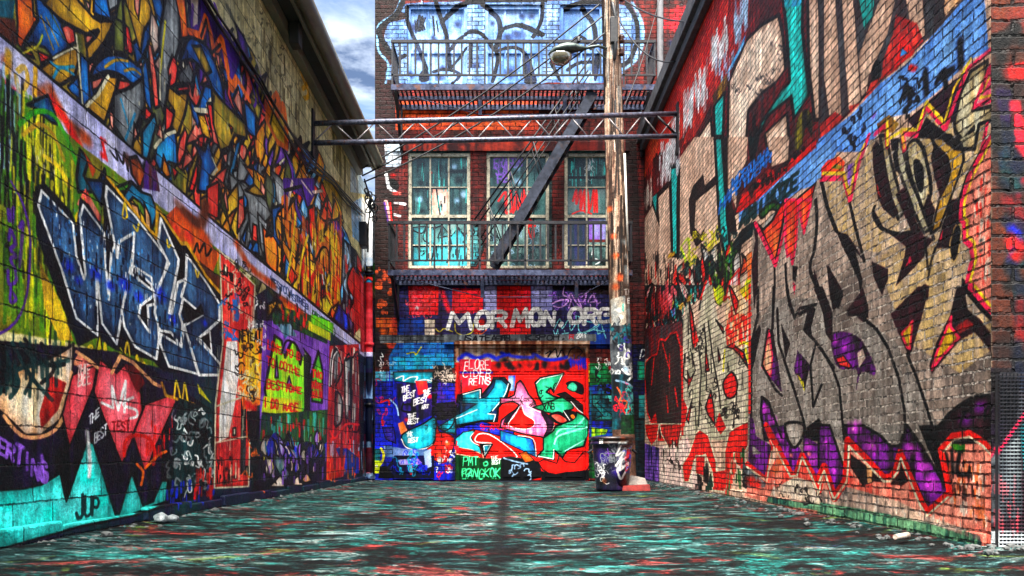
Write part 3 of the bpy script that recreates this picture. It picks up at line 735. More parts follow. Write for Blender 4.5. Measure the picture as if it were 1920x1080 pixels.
p dteal/k - 340 960 520 900 660 760 730 660 760 720 690 1080 330 1080
h red3/brick,k/dteal,grn/yel2,pale/grey,orng2/brick,teal4/dteal 60 150 5 340 880 720 700 800 1080 340 1080
v k 50 90 6 100 780 300 820 300 1080 100 1080
v red3 30 100 6 130 820 560 860 800 1080 130 1080
v grn 40 100 6 540 860 740 700 740 1080 540 1080
ps grey/pale k6 700 840 740 760 750 900 720 980
ps yel2/grn - 770 1000 830 900 850 1080 760 1080
p orng2/peach - 790 780 840 760 850 920 800 960
p pale/grey red37 480 1080 535 920 570 1080
p yel2/olive - 580 1080 610 980 640 1080
p whit/red2 red37 650 1080 680 960 740 880 740 1000 700 1080
la gold 10 270 790 300 780
z S
p dteal/k - 80 -20 520 -20 420 80 330 150 160 260 80 250
p violet/greyd - 90 340 360 120 400 230 200 440 90 460
h red3/brick,k/dteal,pinky/pale,teal4/dteal,violet/k 40 140 5 100 0 380 0 360 280 100 400
v red4 40 120 7 90 0 330 0 280 240 90 260
v pinky 16 90 9 220 0 330 0 300 120 220 130
v teal4 20 90 6 330 0 500 0 440 200 330 200
v k 50 60 6 90 250 380 160 380 300 120 440
p greyd/dred - 90 300 380 240 390 420 100 520
p dkbr/k@0.9 red36 110 640 120 540 160 490 200 480 220 370 260 380 300 330 340 320 370 420 385 700 385 1100 210 1100 130 900 120 760
l red3 5 180 500 160 700
l red3 5 240 400 285 570
l red3 5 290 480 290 680
l red3 5 270 780 280 900
l red3 5 330 720 350 860
p red3 - 110 1060 190 900 220 1100
p red3 - 225 1100 240 1010 260 1100
p red3 - 320 1100 340 1000 380 1080
p wpale/greyw@0.7 - 390 230 430 90 480 380 530 60 570 -20 600 -20 640 230 690 280 730 420 800 470 840 560 860 620 860 960 720 1050 700 1100 375 1100 390 800
p wpale/peach - 690 200 720 -20 920 -20 880 200 870 480 850 560 720 420
p red4/red3 k5 430 90 460 200 480 390 460 440 440 250
p red3 k4 720 -20 740 0 790 100 770 190 745 100
p red3/red4 k4 625 230 680 290 680 330
p red3 k4 700 430 740 400 830 470 860 580 800 490 750 440
ps red4/red3 k6 680 680 740 610 780 680 770 770 720 800 690 760
p red4/red3 k5 550 860 590 740 610 860 620 990 570 920
p red3 k4 390 900 410 960 455 800 430 980
p red3 k4 550 420 580 600 550 610
p red3 k4 420 600 440 660 480 590 425 730
p red3 k4 640 430 660 520 645 540
v red3 50 90 6 710 180 870 180 850 400 700 400
ls yel2 9 800 400 850 400 890 430
ls yel2 8 840 440 860 520 880 560
ls yel2 6 690 450 680 600
l k 5 570 240 600 480 650 760 660 870
l k 5 540 260 560 460
l k 5 400 480 390 640 420 680
l k 5 500 420 520 600 500 1000
l k 4 780 760 740 1080
l k 4 440 440 470 560
s k 12 5 50 660 860 830 860 830 920 660 920
s k 16 4 30 490 280 540 280 540 500 490 500
v k 24 130 4 400 240 840 480 840 1000 400 1000
ps yel2/grn - 610 40 660 -20 690 60 650 130
ps yel2/gold - 800 10 880 -20 900 50 840 80
d gold 24 380 130 430 80
z 1 0 0
p salm/salm2 - 1400 800 1870 780 1880 1060 1400 930
p pinkw/pale - 1232 838 1290 820 1320 930 1232 906
p violet/dnavy - 1205 830 1236 840 1236 915 1205 910
z U
p red3/red4 cream5 860 -40 870 120 830 190 750 190 720 250 700 470 610 460 600 330 550 200 470 240 430 400 395 400 380 280 430 200 480 50 510 20 570 60 630 260 630 320 690 310 690 180 720 40 760 10
p red3 cream4 110 -20 215 -20 200 90 160 140 120 60
p red3/dkbr cream4 220 -20 385 -20 350 170 320 110 290 160 230 50
p red4/red3 cream4 480 210 550 210 545 360 480 340
v k 24 60 5 220 120 400 120 380 320 240 320
s k 10 4 30 250 220 370 220 370 310 250 310
v k 20 100 6 490 360 560 300 600 460 500 460
v dgrn 16 100 9 700 200 840 220 840 460 720 460
v red3 20 120 8 700 200 820 200 800 450 710 460
p dteal/grn - 560 460 590 320 610 460
p greyd/grey - 820 240 850 280 990 390 980 440 820 440
s k 8 5 40 800 320 900 340 880 440 790 430
p red2/salm - 990 380 1050 240 1120 220 1170 350 1200 350 1250 220 1320 400 1370 480 1466 490 1466 520 980 460
d red3 50 930 420 880 400
d orng2 40 1090 260 1060 320
p wpale/tan@0.6 - 1030 460 1200 360 1320 400 1400 500 1470 500 1470 580 1200 530 1020 500
v pale 30 60 8 1040 400 1466 460 1466 560 1040 500
p lmos/dteal - 1020 505 1200 535 1470 575 1470 620 1200 580 1010 545
z V
p salm/salm2 - -10 380 200 420 460 420 660 420 780 650 1180 830 1250 880 1250 480 1180 120 1080 60 880 170 700 0 -10 0
p salm/red2 - 190 300 280 420 460 400 660 400 680 520 560 540 190 440
p tan/greyd@0.6 - -10 470 170 430 560 540 760 640 1180 790 1190 850 700 730 200 620 -10 600
v pale 50 70 9 900 200 1200 300 1200 750 930 560
v orng2 30 90 9 900 250 1180 300 1180 700 930 560
v k 24 70 9 880 200 1150 300 1120 500 930 500
v pale 30 70 8 0 500 700 560 1150 780 0 600
p lmos/dteal - -10 550 200 580 560 650 800 700 1020 770 1190 830 1190 900 800 810 500 730 -10 630
v lmos 40 50 10 0 560 1160 800 1160 860 0 610
p dbrown/k - 190 260 300 430 380 400 470 400 350 300 200 190
p peach - 325 260 370 290 365 400 335 410
p dkbr/k - 500 420 570 240 640 390 580 430
p dgrn/grn - 930 130 980 110 1010 140 1010 90 1040 90 1040 180 1000 200 960 170
la k 14 1000 200 980 330 1050 350
la k 14 890 190 910 260 900 340
la k 12 945 170 950 330
z 1 0 0
p mbrn/mbrn2@0 - 1412 430 1405 600 1402 790 1401 872 1436 898 1450 839 1484 888 1494 888 1504 854 1522 885 1536 922 1545 878 1563 935 1587 900 1589 830 1654 896 1667 903 1680 885 1688 852 1727 940 1740 966 1781 927 1768 846 1789 816 1820 813 1846 828 1859 849 1898 800 1913 765 1885 700 1897 695 1893 615 1851 574 1820 540 1815 527 1826 482 1810 449 1801 410 1804 377 1818 330 1854 260 1862 190 1825 205 1850 120 1818 130 1800 190 1775 235 1740 195 1715 250 1698 280 1680 265 1665 290 1650 262 1632 262 1593 380 1582 330 1545 335 1533 335 1506 436 1496 375 1476 388 1454 496
p mtan/mbrn@0.1 - 1545 335 1582 330 1593 380 1632 262 1665 290 1680 265 1700 280 1740 200 1775 235 1800 190 1818 130 1850 120 1840 180 1862 190 1854 260 1818 330 1804 377 1801 410 1810 440 1700 480 1620 470 1560 430
p mgrey/mbrn2@0 - 1405 640 1450 560 1560 560 1680 640 1760 800 1720 880 1690 850 1654 896 1589 830 1500 800 1404 800
p mbrn/mtan@0 - 1640 480 1810 449 1826 482 1815 527 1851 574 1880 640 1800 700 1700 640
z W1
p orng2/red3 pink9 385 -20 485 -20 470 300 440 480 425 400 400 420 385 300
p pink - 440 620 466 640 455 725
p red3/orng2 pink9 485 -20 590 -20 530 240 500 100
p dkr/dk - 140 220 172 200 172 620 140 840 120 480 150 300
p dk/dkr - 780 220 870 250 930 340 1000 460 910 350 930 480 985 590 985 640 900 470 830 350
p dk/dkr - 610 520 650 650 710 800 750 900 725 970 680 880 640 720 595 600
p dk/dkr - 715 480 770 580 835 690 825 750 760 850 740 740
p dk/dkr - 855 850 930 750 985 680 1035 850 1000 940 930 880
p dk/k - 440 490 482 500 465 620 440 600
p dk/k - 475 865 605 795 595 835 500 880
p dk/k - 585 800 620 830 580 1000 520 1000 545 900
ls k 13 620 -20 630 150 610 370 588 440 580 540 640 680 690 830 720 1000
ls k 9 695 -20 740 130 790 230
ls k 9 880 -20 930 200 980 380
ls k 9 385 480 400 700 460 900
ls k 8 300 500 300 700 280 1000
l pink 12 150 160 310 490 390 150
z R
p mtan/cream@0.3 k9 395 -20 440 -20 470 150 510 300 560 500 520 545 470 400 430 200
p mtan/cream@0.3 k9 495 20 535 10 600 280 700 500 745 610 690 640 620 480 520 200
ps mtan/cream@0.3 k10 580 60 630 10 680 60 730 240 740 380 690 480 650 380 590 200
p mtan/gold@0.3 k9 740 -20 870 -20 960 90 960 150 900 330 800 600 740 640 780 480 800 400 850 300 870 220 850 130 760 40
p dk/dkr - 345 60 370 20 410 60 440 220 480 400 520 500 490 540 420 480 380 400 350 200
p red4 - 370 290 410 410 380 370
p dk/dkr - 500 380 560 330 600 420 640 560 690 660 760 680 710 740 700 790 620 880 500 1000 560 800 570 730 520 690 430 620 360 540 350 470 420 600 500 640 610 630 560 520
ls k 10 360 460 350 510 400 600 500 640 610 630
p dk/k - 480 110 500 70 520 160 530 230 500 220
ps dk/k - 620 160 650 140 690 200 690 340 660 360 630 260
p dk/dkr - 760 40 840 100 870 180 860 260 830 360 800 390 760 250 740 130
p dkr/dk - 720 370 740 420 770 480 750 560 740 630 680 500
l k 10 570 200 640 360 700 520 760 680
l k 10 690 60 730 250 740 380
p dk/dkr - 860 420 930 400 945 560 880 740 770 740 820 640
p pink k5 835 540 815 700 785 710
ps k mtan6 870 700 900 600 930 580 945 640 920 790 890 830 870 780
l k 9 770 740 740 830 720 950
l k 9 700 690 720 880
p pink - 560 880 600 790 610 830
p dk/dkr - 340 830 450 880 450 950 410 1060 350 930
p dk/dkr - 35 850 90 940 150 1060 140 1090 60 1090
l k 11 0 290 40 460 100 620
p dk/k - 100 620 200 700 290 830 230 760 260 880 275 950 270 1090 250 960 180 800
l k 9 190 430 230 600 290 830
p dk/dkr - 560 1090 700 980 730 1000 720 1090
p k - 950 940 1000 1000 960 1090 930 1080
z P
p cream/mtan k12 1080 520 1200 440 1190 560 1090 800 1240 770 1240 870 1140 900 1110 1080 1020 1080 980 1000 960 900 1000 700
p k - 960 920 1000 1010 1110 950 1110 900 1020 1000
p dkr/dpur - 620 870 770 740 870 650 1050 520 1010 700 960 880 900 910 770 760 700 960
p olive/dkr - 400 900 490 830 560 900 520 960 420 960
p pinkw/pink - 1210 470 1245 480 1245 740 1100 790 1150 680
p dk/k - 500 1010 560 1000 560 1090 510 1090
p dk/k - 680 1000 760 850 900 960 1010 1090 960 1090 870 1010
l pink 16 480 1060 470 900 390 970
l pink 16 600 1090 590 960 690 980 760 770 900 930 980 700 1060 500 1215 370
l yel 10 480 1050 475 870
l yel 10 600 1070 580 940 690 940 760 740 890 890 960 640 1080 430
l yel 9 500 1000 580 950
l pink 14 1200 900 1160 1080
l pink 14 1220 480 1100 780 1240 720
l yel 8 1215 560 1150 710 1240 690
z R
p red3/orng2 - 0 200 40 150 120 120 160 160 150 220 0 260
p dgrn/olive - 60 200 100 170 150 190 120 210
p yel2/violet - 160 200 250 130 260 160 190 380
l pink 14 0 275 150 265 195 420 250 180 320 -20
l yel 9 10 235 150 235 190 380 240 150 290 40
p salm/salm2 - 1130 -20 1190 -20 1250 800 1275 1100 1090 1100 1000 960 1040 800 960 560 960 400 1010 250
v pale 34 80 9 1020 100 1200 100 1250 1000 1040 1000
v red2 20 80 9 1020 300 1200 300 1250 1000 1060 1000
d k 22 1160 500 1040 430 1020 360
d dteal 20 1150 540 1080 690 1080 760
d grey 26 1190 620 1200 720
ls dteal 16 1090 1040 1150 1000 1230 1000 1260 1060
l k 18 1120 20 990 250 935 420 925 560
l pink 22 1145 -10 1000 260 955 420 945 540 970 560 970 680 1015 720 1030 800 990 960 1085 1085
l yel 9 1160 -10 1020 260 965 430 965 530 985 560 985 660 1030 700 1045 810 1005 960 1100 1085
z T
p salm/salm2 - 1130 -20 1290 -20 1310 220 1200 140
p violet/pinky - 1290 20 1370 60 1425 860 1390 800 1385 290 1300 200
l k 24 1050 0 1170 150 1330 310 1345 600
l pink 24 1080 -10 1200 130 1355 295 1375 600 1330 620 1440 850
l yel 9 1110 -10 1215 120 1370 290 1392 620 1350 640 1445 830
p dk/dkr - 500 190 700 -10 780 -10 720 240 640 500 580 380
p yel/gold pink8 580 330 660 240 640 440 620 430
p dk/dkr - 1030 -10 1060 160 1150 230 1340 480 1350 590 1280 530 1110 320 1000 380 800 620 780 560 830 400 930 200 980 -10
p yel/gold pink10 940 210 935 280 995 360 860 510 800 590 830 480
p dkr/red4 - 960 290 1060 220 1110 270 1000 330
p dk/dkr - 180 180 270 50 300 -10 340 130 340 220
l k 10 190 190 280 200 400 300 480 430 560 650 600 880 610 1090
l k 10 620 480 690 650 760 860 820 1060
l k 9 0 440 80 580 130 720 165 1090
l k 10 -20 40 70 340
ps dk/purp2 - 70 350 170 320 270 360 340 460 390 580 380 630 290 610 250 750 260 600 200 590 110 560
d purp3 30 100 390 170 430
p pink/red2 k4 100 510 160 490 220 570 200 580 130 560
p mbrn@0 - 260 470 300 440 320 510 270 580
p dk/k - 60 -10 160 20 130 150 80 150
ps dkr/dk k12 820 1100 900 940 1000 850 1130 780 1260 790 1400 860 1430 900 1380 960 1250 1100
d purp2 60 1150 870 1050 960
ls k 9 1000 1000 1040 900 1090 880
ls k 9 1180 960 1190 880 1220 850
z S
p dk/k - 860 400 940 270 955 300 900 560 870 640
p dk/purp2 - 1000 290 1040 310 1080 560 1105 760 1060 700 960 580
p salm/peach pink5 1010 310 1035 500 1025 640 960 575
l k 10 1045 -10 1035 300
l k 9 1070 150 1080 400 1200 760 1260 960 1285 1090
p dk/dkr - 1095 250 1130 330 1165 400 1130 520
p dk/purp2 - 1190 600 1215 450 1310 560 1280 680 1270 740
p yel2 - 1205 610 1260 680 1268 750
l k 9 1350 400 1310 560 1330 860 1390 700
l k 9 1355 400 1480 580
l k 9 1270 310 1350 390
p dk/dkr - 1290 150 1330 380 1260 300
l k 11 1140 -10 1160 120 1195 210 1230 150 1350 120
p dk/dkr - 1330 -10 1400 -10 1470 180 1470 400 1420 330 1400 180
l k 11 930 0 930 200 880 420 880 1090
p purp2/dk k9 960 790 1000 820 1040 920 1090 1100 980 1100 950 900
d purp3 40 985 880 1040 960 1070 1050
p salm/pink - 975 960 1000 980 1050 1090 1020 1090
p dk/purp2 - 870 900 900 960 920 1090 870 1090
p dk/k k6 1290 1010 1370 950 1450 1100 1280 1100
z U
p dk/purp2 - 870 40 1000 120 1040 150 990 360 860 270
p mgrey - 890 130 960 200 890 200
p purp2/dk - 1030 -10 1150 -10 1170 130 1230 150 1260 210 1210 320 1180 320 1080 160
p purp2/dk - 1260 60 1400 150 1470 280 1440 330 1410 300 1370 460 1320 330 1255 200
d purp3 40 1090 80 1120 200 1290 150 1330 240 1400 200 1430 90
d salm 18 1300 200 1170 210
ps mgrey/mbrn@0 k10 1130 -20 1250 -20 1260 60 1200 150 1150 100
l red3 20 990 -10 1085 170 1170 345 1205 345 1250 205 1320 330 1370 470 1410 295 1470 490
l cream 7 1000 20 1075 190 1165 360 1212 355 1250 222 1315 350 1368 485 1412 318 1460 490
l red3 18 855 270 990 385 1045 150 990 -10
l cream 7 850 290 995 395 1030 180
p pinkw/peach - 1000 60 1040 150 1010 330 1060 230 1080 190
z V
p purp2/dk k9 165 -10 300 -10 420 60 500 140 560 140 620 -10 720 130 880 400 930 480 770 600 680 400 570 190 490 380 190 100
d purp3 62 240 10 360 150 650 170 740 290 790 420
d pinkw 14 230 20 370 140
p mgrey@0 - 430 -10 600 -10 560 120 500 120
p k - 700 -10 830 -10 900 300 930 470 880 420
p purp2/dk k8 -20 -10 60 -10 175 330 165 400 90 500 15 280 -20 300
d purp3 22 30 120 90 320
l red3 26 -20 380 20 290 95 515 175 390 185 250 190 100 330 240 450 370 500 370 540 320 570 190 640 360 720 540 770 620 930 480
l cream 8 -20 410 20 320 90 530 185 395 195 260 200 140 330 270 450 395 500 395 550 330 575 230 640 390 710 560 765 645 940 490 910 380 880 180
l red3 24 930 480 865 170 950 70 1070 50 1180 120 1230 190 1390 -20
l cream 8 885 180 960 95 1070 75 1170 140 1235 215 1390 20

z S
s k 22 4 44 400 300 840 500 840 1000 400 1000
s red3 14 5 60 690 20 880 20 850 360 700 360
z U
s k 14 4 40 1050 380 1460 480 1460 560 1050 500
z Q
s dteal 20 6 60 340 780 700 640 700 900 340 980
s yel2 8 3 50 400 640 610 580 610 760 400 900
z O
s greyd 24 4 40 720 620 1130 200 1130 500 840 900
z P
la k 14 620 640 640 740 600 800
la k 14 830 600 880 520 900 620

z S
l red3 9 870 -20 870 900
l red3 8 380 430 385 1060
p red3/red4 - 390 800 420 870 400 1000 385 1000
p red3 - 480 300 500 380 470 440
p red3/redd - 620 1000 650 900 700 1010 660 1060
l k 8 1000 300 960 560 1060 740 1105 780
l k 8 955 790 1010 830 1100 1080

w B
z 1 0 0
p bbrick/bbrick2 - 680 -160 1420 -160 1420 930 680 930
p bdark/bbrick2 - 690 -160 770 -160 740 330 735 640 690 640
z G
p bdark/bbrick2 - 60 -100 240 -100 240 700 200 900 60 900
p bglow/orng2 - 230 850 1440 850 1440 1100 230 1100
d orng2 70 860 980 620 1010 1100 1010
ps bfill/bfill2 - 150 250 190 190 330 150 330 30 1440 10 1500 10 1500 700 240 700 215 500 170 420 140 330
z H
p bfill/bfill2 - -20 10 640 0 760 30 860 60 940 180 945 330 900 440 800 500 780 620 640 620 -20 620
d bgrey 40 100 500 300 200 560 500
z G
la blu3 16 270 10 220 120 100 200 80 290 90 430 170 540 150 700
s bfill2 30 10 60 340 60 1440 40 1440 640 340 660
v bfill2 60 80 14 340 60 1440 60 1440 640 340 660
v blu3 60 70 12 340 60 1440 60 1440 640 340 660
d bdark2 34 400 420 540 300 620 560 1050 180 1180 300 1300 120 760 620 350 620
d bdark2 44 750 190 380 220 600 640 1250 270 1200 600 900 560 420 480 1380 120 560 320
ls bk 44 285 30 240 120 110 230 100 300 170 420 215 500 240 700
ls bk 34 250 500 310 470
ls bk 34 330 60 335 190 420 380 490 570
ps bk/bdark2 - 430 610 480 560 510 600 510 670 460 690 430 670
l bk 36 560 -20 660 280 690 570
ls bk 38 620 170 740 60 870 20 960 20
ls bk 42 970 40 1090 130 1115 260 1075 390
ls bk 32 690 410 760 320 870 268 960 290 1060 400 1095 480 1050 680
ls bk 34 1100 360 1130 240 1250 195 1350 210 1450 270
ls bk 30 1095 415 1200 385 1280 400 1360 500 1400 640
l bk 22 690 570 830 400
ls bk 26 550 590 640 570 740 590 770 625 710 700
ps bk/bdark2 - 1320 700 1340 580 1360 550 1400 620 1420 700
l bk 28 830 10 1500 5
l bk 30 870 370 865 560
t bk 12 110 390 260 480 230 110 VONK
l bk 14 545 120 560 280
l bk 12 575 160 590 250
z H
ls bk 34 -10 170 100 205 190 260
ls bk 30 190 20 180 150 120 260
ls bk 36 490 60 570 160 590 280 560 350
ls bk 30 360 60 480 20 640 20
ls bk 32 820 30 890 150 900 300 850 440 790 490
la blu3 20 860 20 930 160 940 320 890 450 800 520
ls bk 24 400 340 440 270 500 270 530 310
ls bk 26 250 470 290 540 320 600
ls bk 26 380 510 460 460 600 450
ps bk/bdark2 - 40 390 100 480 150 600 60 600
ps bk/bdark2 - 580 420 620 400 610 540 580 600
la bdark2 30 60 400 110 560
d bgrey 26 420 180 60 250
p bbrick/bbrick2 - 1000 -60 1440 -60 1440 600 960 1000 960 300
p redb/bbrick - 1060 60 1290 60 1290 260 1060 210
d redb 60 1180 140 1250 90
d bdark2 40 1000 500 1150 330
la pale 8 1070 220 1085 460
z I
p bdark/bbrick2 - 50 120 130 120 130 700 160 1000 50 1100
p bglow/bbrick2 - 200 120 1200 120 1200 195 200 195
p whit/lblu - 110 140 235 150 220 300 120 300
d red3 26 170 360
ps k - 120 400 170 380 210 420 190 460 140 450
l whit 22 120 340 140 440 200 480
ps pale/red2 - 160 470 220 470 220 490 170 490
l pinkw 28 120 535 150 680
l whit 18 180 540 250 550
l whit 18 180 620 215 630
l red3 12 150 540 160 680
la purple 10 110 540 140 690
la bdark 30 100 500 240 510
z J
p bbrick2/bdark - 780 50 860 50 900 1080 780 1080
z I
p bpane/bpane2 - 270 195 690 195 690 640 270 640
p bpane3/bpane - 270 640 690 640 690 980 270 980
p bpane/bpane2 - 800 195 1240 195 1240 640 800 640
p bpane3/bpane2 - 800 640 1240 640 1240 980 800 980
d bpd 30 360 270 350 400 610 380 480 300
d lblu 26 345 510 600 520 640 480 580 290
la bpd 20 540 320 660 320
p pale/salm - 430 440 545 440 545 630 430 630
l k 10 460 445 485 620
d bpd 24 360 590 330 450
d red3 12 420 330
v bpd 30 120 10 290 240 670 240 670 620 290 620
v lteal 24 90 8 290 240 670 240 670 620 290 620
p cyan2/bpane k6 300 700 390 690 410 700 450 700 500 690 560 760 610 700 650 760 690 690 750 700 770 790 780 860 730 970 300 970
ls k 9 300 720 360 740 390 700 370 780 430 820 440 860 420 950
ls k 9 440 710 500 690 470 770 540 760 560 830 530 940
ls k 9 600 700 660 770 640 800
ls k 9 680 780 720 740 700 700 750 690 740 760 775 800 770 860 720 960
l k 9 310 830 420 825
l k 9 340 860 390 860 360 890
l k 9 650 820 680 820 660 920
l k 9 460 830 460 900
v bpd 40 40 8 310 720 760 720 740 960 310 960
v lteal 24 50 6 310 720 760 720 740 960 310 960
t violet 9 60 850 300 1040 280 60 ERASON
t violet 9 60 860 350 960 330 60 SCAN
t violet 9 56 870 400 960 390 50 RE
d lblu 30 1010 300 1010 390
ls red3 14 880 520 930 460 920 600 960 450 980 600 1000 460 1020 590 1050 440 1060 580 1090 460
la red3 20 940 600 1010 560 1080 480
ls red3 12 1040 660 1100 650 1110 780 1080 700 1130 690
d bpd 36 900 560 1120 560
v bpd 40 120 9 830 240 1150 240 1150 960 830 960
s bpd 26 5 60 830 720 1150 700 1150 960 830 960
s lblu 14 5 50 830 720 1150 700 1150 960 830 960
z J
p bpane/bpane2 - 340 130 660 130 660 590 340 590
p bpane2/greyd - 370 170 490 170 490 290 370 290
p grey/bpane - 370 380 640 380 640 570 370 570
p bpane2/bvio - 340 590 520 590 520 960 340 960
p violet/lblu - 520 600 660 600 660 760 520 760
p bpane3/bpd - 520 780 660 780 660 960 520 960
v lteal 20 90 6 370 170 640 170 640 360 370 360
s whit 10 5 50 500 180 580 180 580 330 500 330
l whit 9 560 800 540 870
ls whit 9 570 900 600 920 570 940
la k 14 350 310 640 310
ls red3 16 405 480 430 400 430 500 460 400 460 540 490 400 490 550 520 560
ls red3 14 520 560 510 400 530 540 555 400 560 560 575 400 580 560
ls red3 10 400 575 470 550 540 575
ls red3 14 60 580 110 640 60 660
l red3 14 110 640 120 740
d red3 12 130 500 100 420
z K
p bdark/bbrick2 - 60 0 240 0 250 450 60 480
v orng2 20 8 50 80 0 210 0 240 420 80 440
p bvio/dpur - 240 120 1400 120 1400 640 700 640 240 470
p orng/brick - 70 470 270 470 270 590 260 760 90 740
p bdark/dpur - 60 560 200 560 140 900 60 860
p redb/dred - 270 520 460 520 460 740 270 740
d orange 40 170 680 140 600
p redb/red3 - 370 180 650 170 645 445 380 445
p redb/red3 - 780 200 1050 200 1060 420 830 430 770 420
p bvio2/lav - 1060 160 1185 160 1190 430 1070 430
p redb/red3 - 1185 130 1400 120 1400 640 1185 560
d red3 50 1000 330 900 280
la redb 40 680 230 740 400
d red3 40 1040 520 1000 600
s pinky 34 9 70 390 180 640 200 570 430 380 430
s pinky 14 9 120 380 200 600 200 560 400 390 400
d whit 16 450 380
s redb 20 8 60 780 210 1040 210 1040 420 780 420
p bblu/bblu2 - 270 690 790 650 790 910 200 970 190 830
p bblu/bvio - 270 470 520 470 520 700 270 700
p bcyan/bblu2 - 200 830 790 800 790 930 200 960
d bcyan 40 450 830 650 830 330 880
d bdk 40 120 800 160 760 90 900
p wpale/pale - 520 485 615 485 615 560 520 560
p wpale/pale - 520 572 615 572 615 640 520 640
ls yel2 10 620 570 660 600 700 570 780 600
ls yel2 8 800 520 810 600 880 630 960 600 970 520
ls orng2 9 980 600 1040 620 1090 580
s w 8 10 60 120 850 210 850 210 980 100 980
ls yel2 14 360 800 420 790 440 810
l yel2 12 450 800 490 740
z L2
p bvio/dpur - 270 150 1010 120 1010 640 270 640
p redb/red3 - -10 130 270 140 270 620 -10 640
p bvio2/lav - 270 160 470 160 470 400 280 420
p bdark/dpur - 470 100 1010 100 1010 260 470 210
p bblu/bvio - 810 480 1040 440 1040 760 810 760
d redb 40 180 580 40 560
s violet 26 9 70 480 240 900 240 900 380 480 390
ls violet2 12 470 340 540 310 620 310 560 370 480 365
ls violet2 12 580 190 570 260 640 300 620 380
ls violet2 12 620 290 640 250 690 330 740 380 690 260
ls violet2 12 700 260 780 250 760 320 720 330
ls violet2 12 740 280 820 210
ls violet2 12 800 330 860 320 840 260 800 320
ls violet2 12 850 250 880 330 910 330
ls violet2 10 790 380 850 380
ls violet2 10 820 350 830 410
ls aqua2 9 490 570 540 480 560 570 620 490 640 590 700 510 720 600 800 590 900 520
ls aqua2 9 700 520 690 450 770 500 900 530 800 600 700 610
l aqua2 9 480 590 500 640 520 580 530 660
l aqua2 9 580 590 600 680
l aqua2 9 560 620 620 610
l aqua2 9 760 600 860 690
l aqua2 9 920 530 960 660
l aqua2 9 880 570 890 620 950 590
l aqua2 9 850 580 950 600
z 1 0 0
t w 8 29 834 617 890 616 28 M
t w 8 28 890 616 952 612 27 OR
t w 8 27 954 612 994 610 27 M
t w 8 26 994 609 1064 607 26 ON.
t w 8 26 1064 606 1150 604 26 ORG
z L2
p grey/greyd - -1120 630 870 620 870 690 -1120 705
z K
t bk 11 50 840 690 1310 690 50 JSATEATE
z L2
t bk 11 46 -60 690 160 685 46 ERI.
t bk 12 48 220 680 600 675 46 K3POH.
t redb 8 40 620 668 670 664 40 R
t w 8 40 690 660 780 656 40 2011
z 1 0 0
p redd/red3 - 853 646 1106 646 1106 902 853 902
p pale/brown - 853 640 1106 640 1106 672 853 680
z L2
s k 16 3 40 0 720 420 720 420 800 0 800
ls bk 10 410 800 460 770 430 830 500 750 520 830 560 760 600 840 640 760 700 740 750 780 700 830
d bdk 42 60 900 180 900 30 860 400 900 320 930 620 890 560 920
d dred 40 250 900 500 930
la royal2 26 0 790 100 820 200 830 290 830 300 800 400 850 520 850 600 830
la royal2 36 640 860 700 880 760 850
v royal2 26 70 12 600 840 780 840 780 920 640 920
la red3 20 180 880 260 950 320 880
z K
la royal2 32 840 850 900 800 1000 840 1100 810 1190 850
la royal2 22 1200 830 1300 800
d bdk 40 1200 900 1290 900
p redb/pinky - 840 850 1130 850 1140 1010 1140 1200 840 1200
la royal2 14 850 970 1140 970
t w 8 80 880 940 1120 940 80 FLORE
t w 7 60 862 1010 1130 1010 60 CIDER
z M
p redb/pinky - 780 78 1040 78 1040 170 780 170
t w 8 56 845 140 1035 136 56 REINS
d red3 40 830 190 900 170
z N
p red3/redd - 0 20 740 20 740 900 0 900
d bdk 30 100 0 300 -30 560 -10
p lblu/royal - 60 60 120 60 110 190 60 190
z M
p dblue/bdk k16 760 230 950 170 960 230 1040 130 1060 80 1150 80 1200 140 1170 250 1100 330 1090 450 960 450 740 500 730 400 740 330
p cyan3/tealx k6 800 215 945 185 935 260 1000 240 1060 160 1075 90 1130 100 1185 150 1160 240 1090 330 1020 380 1075 390 1060 440 960 440 745 480 735 405 800 370 920 300 790 290
d cyan4 26 870 375 1110 150 880 240
l w 7 800 220 945 180 945 250
ls w 7 1185 130 1150 230 1050 360
l w 7 1010 385 1075 390 1060 450
l w 6 590 490 920 350
p royal2/bdk k6 735 510 960 450 1230 530 1230 610 1000 540 880 515 735 600
p cyan4/cyan3 k8 735 600 800 540 900 525 870 580 890 630 940 665 960 725 860 690 735 670
ls w 6 890 545 860 590 890 630 930 650
ps red3/redd w9 905 590 940 555 1020 560 1120 620 1240 720 1230 760 980 770 960 730 1045 640 960 630 910 620
p bdk/k k6 940 640 1055 640 985 760
p cyan3/tealx w5 975 655 1035 650 985 735
p red3/redd cream5 740 665 880 690 965 730 975 765 740 725
l redb 10 950 490 1215 500
t redb 8 40 950 520 1210 510 40 S.ANEMC
p dgrn/dgrn2 - 735 730 975 762 1050 765 1150 775 1160 950 735 950
t gtxt 8 70 795 820 935 820 70 PMT
ls gtxt 10 975 800 1000 790 1010 815 980 825 975 800
t gtxt 9 76 790 930 1118 930 80 BANGKOK
ls gtxt 10 790 880 850 850 880 870 830 900
t w 6 34 1035 780 1095 775 34 THE
t w 6 34 1045 815 1115 805 34 BEST
p bdk/k - 1160 760 1240 790 1240 950 1155 950
z N
p cyan3/royal2 k7 -10 525 120 565 265 600 300 755 160 690 -10 610
ls w 6 140 570 270 600 295 745
p pinkx/pinkx2 k12 -10 250 60 250 110 225 130 130 160 100 190 140 230 220 280 275 300 330 430 420 440 500 360 585 300 575 180 555 -10 500 0 440 60 390 120 350 150 310 100 280 -10 300
ls w 6 215 320 300 360 400 400 445 470 420 540 360 580
d pale 20 60 420 250 540
ps bdk/dkpur - 15 470 40 410 90 370 150 330 90 410 50 480
